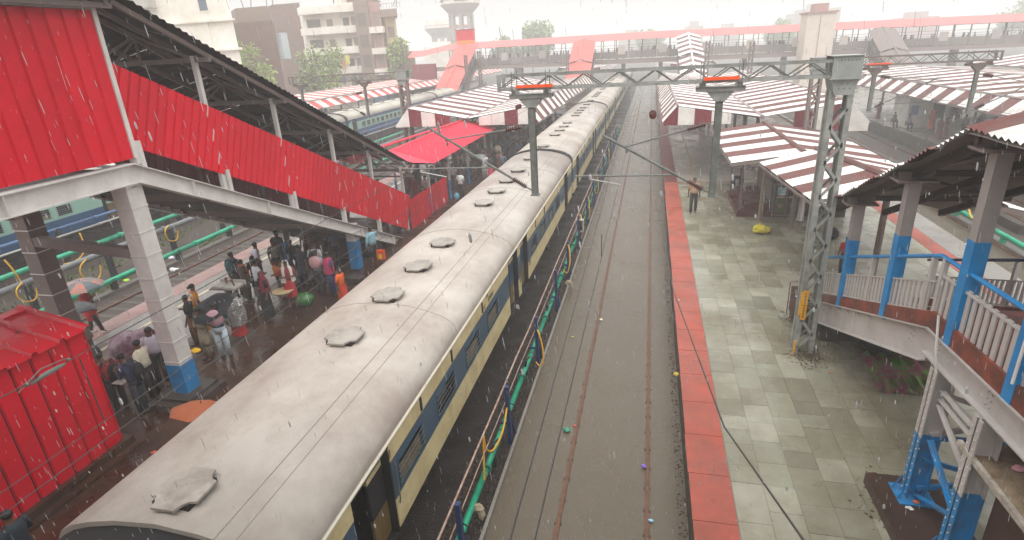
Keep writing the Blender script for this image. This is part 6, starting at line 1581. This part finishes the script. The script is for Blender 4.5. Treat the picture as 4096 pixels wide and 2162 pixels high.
# crowd packed under the left shelter, copied from four dressed prototypes
protos = []
GC = 'crowd packed under the left striped shelter'
for i, (top, tc, bo, bc, hr) in enumerate((('shirt', '8a8478', 'trousers', '2e2c30', 'short'), ('kurta', '6a3436', 'salwar', '3a2a2c', 'bun'), ('shirt', '5a6478', 'trousers', '2a2a30', 'short'), ('blouse', '7a3a28', 'sari', '7a4a30', 'bun'), ('shirt', 'b5aca4', 'trousers', '33302e', 'short'), ('kurta', '3c3a44', 'salwar', '2c2a30', 'long'))):
    protos.append(person('person standing in the packed crowd under the left striped shelter', 0, 0, 0, top=top, tcol=tc, bottom=bo, bcol=bc, hair=hr, h=1.6+.03*(i % 3), group=GC, z=.84))
flush()
rr = random.Random(77); spots = []
while len(spots) < 135:
    y = 29.5+rr.random()**.8*32; x = rr.uniform(-16.3, -8.0) if y > 38 else rr.uniform(-14.0, -9.0)
    if x > -11.3 and y < 40 and rr.random() < .72: continue
    if all(math.hypot(x-a, y-b) > .55 for a, b in spots) and all(math.hypot(x-p.location.x, y-p.location.y) > .7 for p in PPL): spots.append((x, y))
spots += [(-12.6, 19.5), (-13.3, 19.2), (-12.1, 16.9), (-13.5, 17.4), (-12.9, 18.9), (-11.9, 18.9)]
for i, (x, y) in enumerate(spots):
    o = protos[i] if i < len(protos) else copy_tree(protos[i % len(protos)])
    o.location = (x, y, .84); o.rotation_euler = (0, 0, rr.uniform(0, 6.28)); k = rr.uniform(.94, 1.05); o.scale = (k, k, k)
GB = 'people crossing the far footbridge'
for i in range(120):
    c = copy_tree(protos[i % len(protos)]); x = -32+82*rr.random(); c.location = (x, rr.uniform(97.2, 100.6), 6.21+bz(x)); c.rotation_euler = (0, 0, rr.choice((rad(90), rad(-90)))+rr.uniform(-.5, .5)); c.scale = (1.02, 1.02, 1.02)
    c['group'] = GB; c['label'] = 'person walking on the far covered footbridge'
GR = 'people under the wide outermost shelter'
for i in range(16):
    c = copy_tree(protos[i % len(protos)]); c.location = (rr.uniform(20.2, 26), 46+rr.random()*16, .84); c.rotation_euler = (0, 0, rr.uniform(0, 6.28)); c['group'] = GR; c['label'] = 'person standing under the wide striped shelter on the outermost platform'
# ---------------------------------------------------------------- umbrellas and loads
def umbrella(label, x, y, z, r, mat, tilt=(0, 0), alt=None, drop=.85):
    t = thing('umbrella', label, 'umbrella', (0, 0, 0), 'umbrellas on the left platform')
    n = 8; m = MB(); m2 = MB()
    rows = [(0, .30), (.35, .27), (.7, .18), (.92, .07), (1.0, .0)]
    for k in range(n):
        a0, a1 = 2*math.pi*k/n, 2*math.pi*(k+1)/n
        mm = m2 if (alt and k % 2) else m
        for (q0, z0), (q1, z1) in zip(rows[:-1], rows[1:]):
            mid = lambda q: .94 if q > .5 else .97
            A = [(r*q*math.cos(a), r*q*math.sin(a), r*zz) for q, zz in ((q0, z0), (q1, z1)) for a in (a0, a1)]
            if q0 == 0: mm.add([A[0], A[2], A[3]], [(0, 1, 2)])
            else: mm.add([A[0], A[2], A[3], A[1]], [(0, 1, 2, 3)])
    part('canopy', m, mat, t)
    if alt: part('canopy_panels', m2, alt, t)
    m = MB()
    for k in range(n):
        a = 2*math.pi*k/n; m.tube([(r*q*math.cos(a), r*q*math.sin(a), r*zz-.006) for q, zz in rows], .005, 4)
    part('rib', m, SILV, t); m = MB(); m.tube([(0, 0, r*.30+.05), (0, 0, r*.3-drop)], .009, 6); m.tube([(0, 0, r*.3-drop), (0, .03, r*.3-drop-.06), (0, .07, r*.3-drop-.03)], .014, 6); part('shaft', m, BLK, t)
    t.location = (x, y, z); t.rotation_euler = (rad(tilt[0]), rad(tilt[1]), .3); return t
umbrella('big black umbrella held over the man in light jeans', -11.72, 12.05, 2.32, .62, BLK, (20, -14))
umbrella('patterned grey umbrella with orange flowers', -17.0, 12.72, 2.46, .62, M('umbrella_floral', '6d7a7a', .4, .3, 3, dirt='d8642c', damt=.95, dscale=4.5), (4, 4), M('umbrella_grey', '566066', .4, .3, 3))
umbrella('plain black umbrella beside the kiosk roof', -16.2, 11.72, 2.22, .56, M('umbrella_dark', '35383a', .4, .2, 3), (-6, 8))
umbrella('faded orange umbrella half hidden by the train roof', -8.85, 8.08, 1.98, .58, M('umbrella_orange', 'a8603f', .6, .15, 3, dirt='8f5038', damt=.5, spec=.2), (-14, 10))
umbrella('small grey umbrella among the people beyond the stair', -10.3, 34.0, 2.5, .48, M('umbrella_grey2', '6c7472', .4, .2, 3), (0, 0))
t = thing('tray', 'open tray of goods carried on the head of the foil caped porter', 'tray', (-11.8, 12.95, 2.58))
m = MB(); m.box(-12.25, -11.4, 12.65, 13.15, 2.58, 2.61); part('tray_base', m, STEELB, t); m = MB(); m.box(-12.2, -11.85, 12.7, 13.1, 2.61, 2.66); m.box(-11.8, -11.45, 12.7, 13.1, 2.61, 2.66); part('goods', m, M('packets', 'b5b0a6', .4, .4, 9), t); m = MB(); m.box(-12.25, -11.4, 13.14, 13.18, 2.58, 2.72); part('tray_rim', m, STEEL, t)
fc = MB(); n = 18; VV = []; FF = []; rr2 = random.Random(6)
for j, (z, q) in enumerate(((1.45, .33), (1.75, .31), (2.05, .28), (2.25, .22), (2.36, .10))):
    for k in range(n):
        a = 2*math.pi*k/n; w_ = 1+.12*math.sin(k*3.3+j)+rr2.uniform(-.05, .05); VV.append((-11.78+q*w_*math.cos(a), 12.85+q*.8*w_*math.sin(a), z+rr2.uniform(-.02, .02)))
for j in range(4):
    for k in range(n): FF.append((j*n+k, j*n+(k+1) % n, (j+1)*n+(k+1) % n, (j+1)*n+k))
fc.add(VV, FF); solo('foil_cape', fc, M('silver_foil', 'c9cac8', .22, .1, 6, metal=.75, bump=.8, bscale=12), 'crumpled silver foil cape round the porter with the tray', 'cape')
bd = MB(); rr2 = random.Random(9)
bd.ball((-13.95, 11.15, 1.35), .62, .45, .52, 18, 12, .05, rr2); bd.ball((-13.55, 11.3, 1.45), .40, .42, .50, 16, 10, .05, rr2)
BUN = M('purple_bundle_in_plastic', '5e1c3a', .28, .35, 2, dirt='b9a8b2', damt=.5, dscale=2.4, bump=.4, bscale=5)
solo('wrapped_bundle', bd, BUN, 'huge purple bundle wrapped in clear plastic behind the people at the kiosk', 'bundle', smooth=True)
bs = MB(); bs.ball((-11.25, 15.5, 1.05), .34, .3, .24, 14, 9, .10, rr2); solo('green_bundle', bs, M('green_sack', '3f7a3a', .3, .4, 5, dirt='2a5a2a', damt=.6), 'green plastic covered bundle on the ground beside the porter', 'bundle', smooth=True)
bk = thing('basket', 'wide straw basket held by the hooded porter', 'basket', (-11.45, 14.75, 1.6)); m = MB(); m.loft([(-11.42, 14.72, 1.55, .16, .16), (-11.42, 14.72, 1.68, .33, .33), (-11.42, 14.72, 1.70, .34, .34)]); part('bowl', m, M('straw', 'bda67c', .7, .2, 8), bk)
og = thing('shopping_bag', 'orange and yellow shopping bag held by the man in light blue', 'bag', (-10.0, 19.0, 1.3)); m = MB(); m.box(-10.15, -9.85, 18.92, 19.08, 1.25, 1.62); part('bag_body', m, M('orange_bag', 'e2521c', .4, .1), og); m = MB(); m.box(-10.06, -9.93, 18.91, 18.918, 1.3, 1.48); part('bag_print', m, M('bag_yellow', 'd8d23a', .4), og); m = MB(); m.tube([(-10.1, 19, 1.62), (-10.06, 19, 1.8), (-9.94, 19, 1.8), (-9.9, 19, 1.62)], .01, 5); part('strap', m, BLK, og)
m = MB(); m.ball((-10.3, 29.25, 1.15), .17, .12, .2, 10, 7, .1, rr2); solo('plastic_bag', m, M('blue_bag', '5fb0c8', .35, .2), 'light blue plastic bag hanging from the hand of the man in white', 'bag', smooth=True)
m = MB(); m.box(-12.62, -12.38, 10.05, 10.2, 1.25, 1.6); m.tube([(-12.58, 10.12, 1.6), (-12.5, 10.12, 1.72), (-12.42, 10.12, 1.6)], .012, 5); solo('handbag', m, BLK, 'dark bag hanging from the hand of the man in lilac polo', 'bag')
m = MB(); m.ball((-12.95, 8.75, 1.2), .2, .18, .24, 10, 7, .12, rr2); solo('pale_sack', m, cloth('c2bba8'), 'pale sack beside the crouched person at the kiosk', 'sack', smooth=True)
m = MB(); m.ball((-10.88, 10.32, 2.0), .12, .10, .06, 10, 6, .15, rr2); solo('yellow_cloth', m, cloth('d8a818'), 'yellow cloth hung on the back edge of the pale column', 'cloth')
m = MB(); m.box(-12.1, -11.8, 8.95, 9.15, 1.78, 1.80); solo('paper_sheet', m, WHTP, 'white papers held by the person in red at the kiosk', 'paper')
m = MB(); m.box(-13.4, -12.4, 17.3, 17.9, .84, 1.02); solo('stone_slab', m, CONC, 'stone slab lying on the left platform behind the group', 'slab')
m = MB(); m.box(-10.75, -10.1, 17.35, 17.75, .84, 1.08); solo('stone_block', m, CONCD, 'rough stone block at the platform edge by the blue column', 'block')
m = MB(); m.tube([(-9.0, 37.4, 3.7), (-8.72, 37.15, 3.7)], [.08, .19], 12); m.box(-9.1, -8.98, 37.4, 37.6, 3.6, 3.8); solo('loudspeaker', m, STEELW, 'grey horn loudspeaker under the left striped fascia', 'loudspeaker')
# ================================================================ LITTER, RAIN, HAZE
for (x, y, z, s, hx, lb, cat) in ((.12, 10.2, .012, .07, '7a5ab0', 'purple and pink wrapper against the right rail', 'wrapper'), (.28, 8.7, .0, .05, '8ec4e0', 'pale blue wrapper beside the right rail', 'wrapper'), (-1.70, 11.2, .0, .10, '2f8a6a', 'green plastic scrap floating by the left rail', 'plastic scrap'), (-1.52, 11.4, .01, .035, 'd8503a', 'tiny red scrap on the left rail', 'scrap'), (-1.36, 17.2, .01, .06, 'e4e0c0', 'pale yellow packet on the left rail', 'packet'), (.92, 13.6, .3, .09, 'd8b83a', 'yellow packet against the platform wall', 'packet'), (1.1, 17.2, .852, .03, 'f0f0ea', 'white scrap on the red platform edge', 'paper scrap'), (-10.2, 7.9, .86, .09, 'd8604a', 'coral scrap on the mud beside the kiosk', 'scrap'), (4.45, 8.6, 1.09, .06, 'e0dcd4', 'white wrapper on the pier of the right stair', 'wrapper'), (4.6, 8.75, 1.11, .05, 'c86a4a', 'brick coloured wrapper on the pier of the right stair', 'wrapper'), (4.5, 13.3, .86, .04, 'e0783a', 'orange scrap near the foot of the mast', 'scrap'), (-22.2, 18.6, -.02, .16, 'a6d82a', 'bright green scrap in the yard grass', 'scrap'), (-22.4, 18.2, -.02, .12, 'e05a3a', 'orange red scrap in the yard grass', 'scrap'), (-21.6, 20.6, .3, .2, 'c8c6d4', 'white and lilac rag on the yard pipe', 'rag'), (-20.9, 19.9, .0, .22, 'd0ccc8', 'white rag heap beside the yard track', 'rag'), (-2.15, 15.9, .0, .04, 'd8c83a', 'yellow bottle cap near the kerb', 'scrap')):
    m = MB(); m.ball((x, y, z+s*.3), s, s*.7, s*.35, 8, 5, .35, R); solo('litter', m, cloth(hx, .4), lb, cat, 'litter lying on tracks and platforms')
rm = MB(); rr = random.Random(31)
def drop(x, y, z, r, l):
    a = rr.uniform(0, 6.28); d = Vector((.10, .02, -1)).normalized()*l/2; q = [Vector((r*math.cos(a+k*2.094), r*math.sin(a+k*2.094), 0)) for k in range(3)]
    c = Vector((x, y, z)); rm.add([c-d, c+q[0]-d*.5, c+q[1]-d*.5, c+q[2]-d*.5, c+q[0]+d*.6, c+q[1]+d*.6, c+q[2]+d*.6, c+d], [(0, 2, 1), (0, 3, 2), (0, 1, 3), (1, 2, 5, 4), (2, 3, 6, 5), (3, 1, 4, 6), (7, 4, 5), (7, 5, 6), (7, 6, 4)])
fwh = Vector((fw.x, fw.y, 0)).normalized(); rt = Vector((fwh.y, -fwh.x, 0))
NR = 9000
for _ in range(NR):
    q = rr.random()
    dist = 2.2+30*q**1.6
    side = rr.uniform(-1, 1)*(dist*1.0+1); p = fwh*dist+rt*side
    z = rr.uniform(.3, 10.5) if dist > 6 else rr.uniform(CAMZ-dist*1.1, CAMZ+1.4)
    if -7.1 < p.x < -3.7 and z < 3.9: continue
    r = rr.uniform(.0009, .0017); drop(p.x, p.y, z, r, rr.uniform(.03, .065))
for _ in range(170):
    dist = rr.uniform(1.6, 5.5); p = fwh*dist+rt*rr.uniform(-1, 1)*dist; z = CAMZ+dist*rr.uniform(-1.05, -.08)
    drop(p.x, p.y, z, rr.uniform(.003, .006), rr.uniform(.02, .04))
tag(struct('rain', rm, M('rain_water', 'c4c5c5', .2, .03), kind='stuff'), 'falling raindrops in the air over the whole station', 'rain')
hb = MB(); hb.box(-905, 905, -305, 1305, -1.6, 28.2); hzo = struct('haze', hb, [], kind='stuff')
hm_ = D.materials.new('rain_haze'); hm_.use_nodes = True; n = hm_.node_tree.nodes; n.clear()
pv = n.new('ShaderNodeVolumePrincipled'); pv.inputs['Color'].default_value = (.97, .965, .95, 1); pv.inputs['Density'].default_value = HAZE; pv.inputs['Anisotropy'].default_value = 0
ou = n.new('ShaderNodeOutputMaterial'); hm_.node_tree.links.new(pv.outputs[0], ou.inputs['Volume']); hzo.data.materials.append(hm_)
tag(hzo, 'pale rain haze filling the air of the station', 'haze')
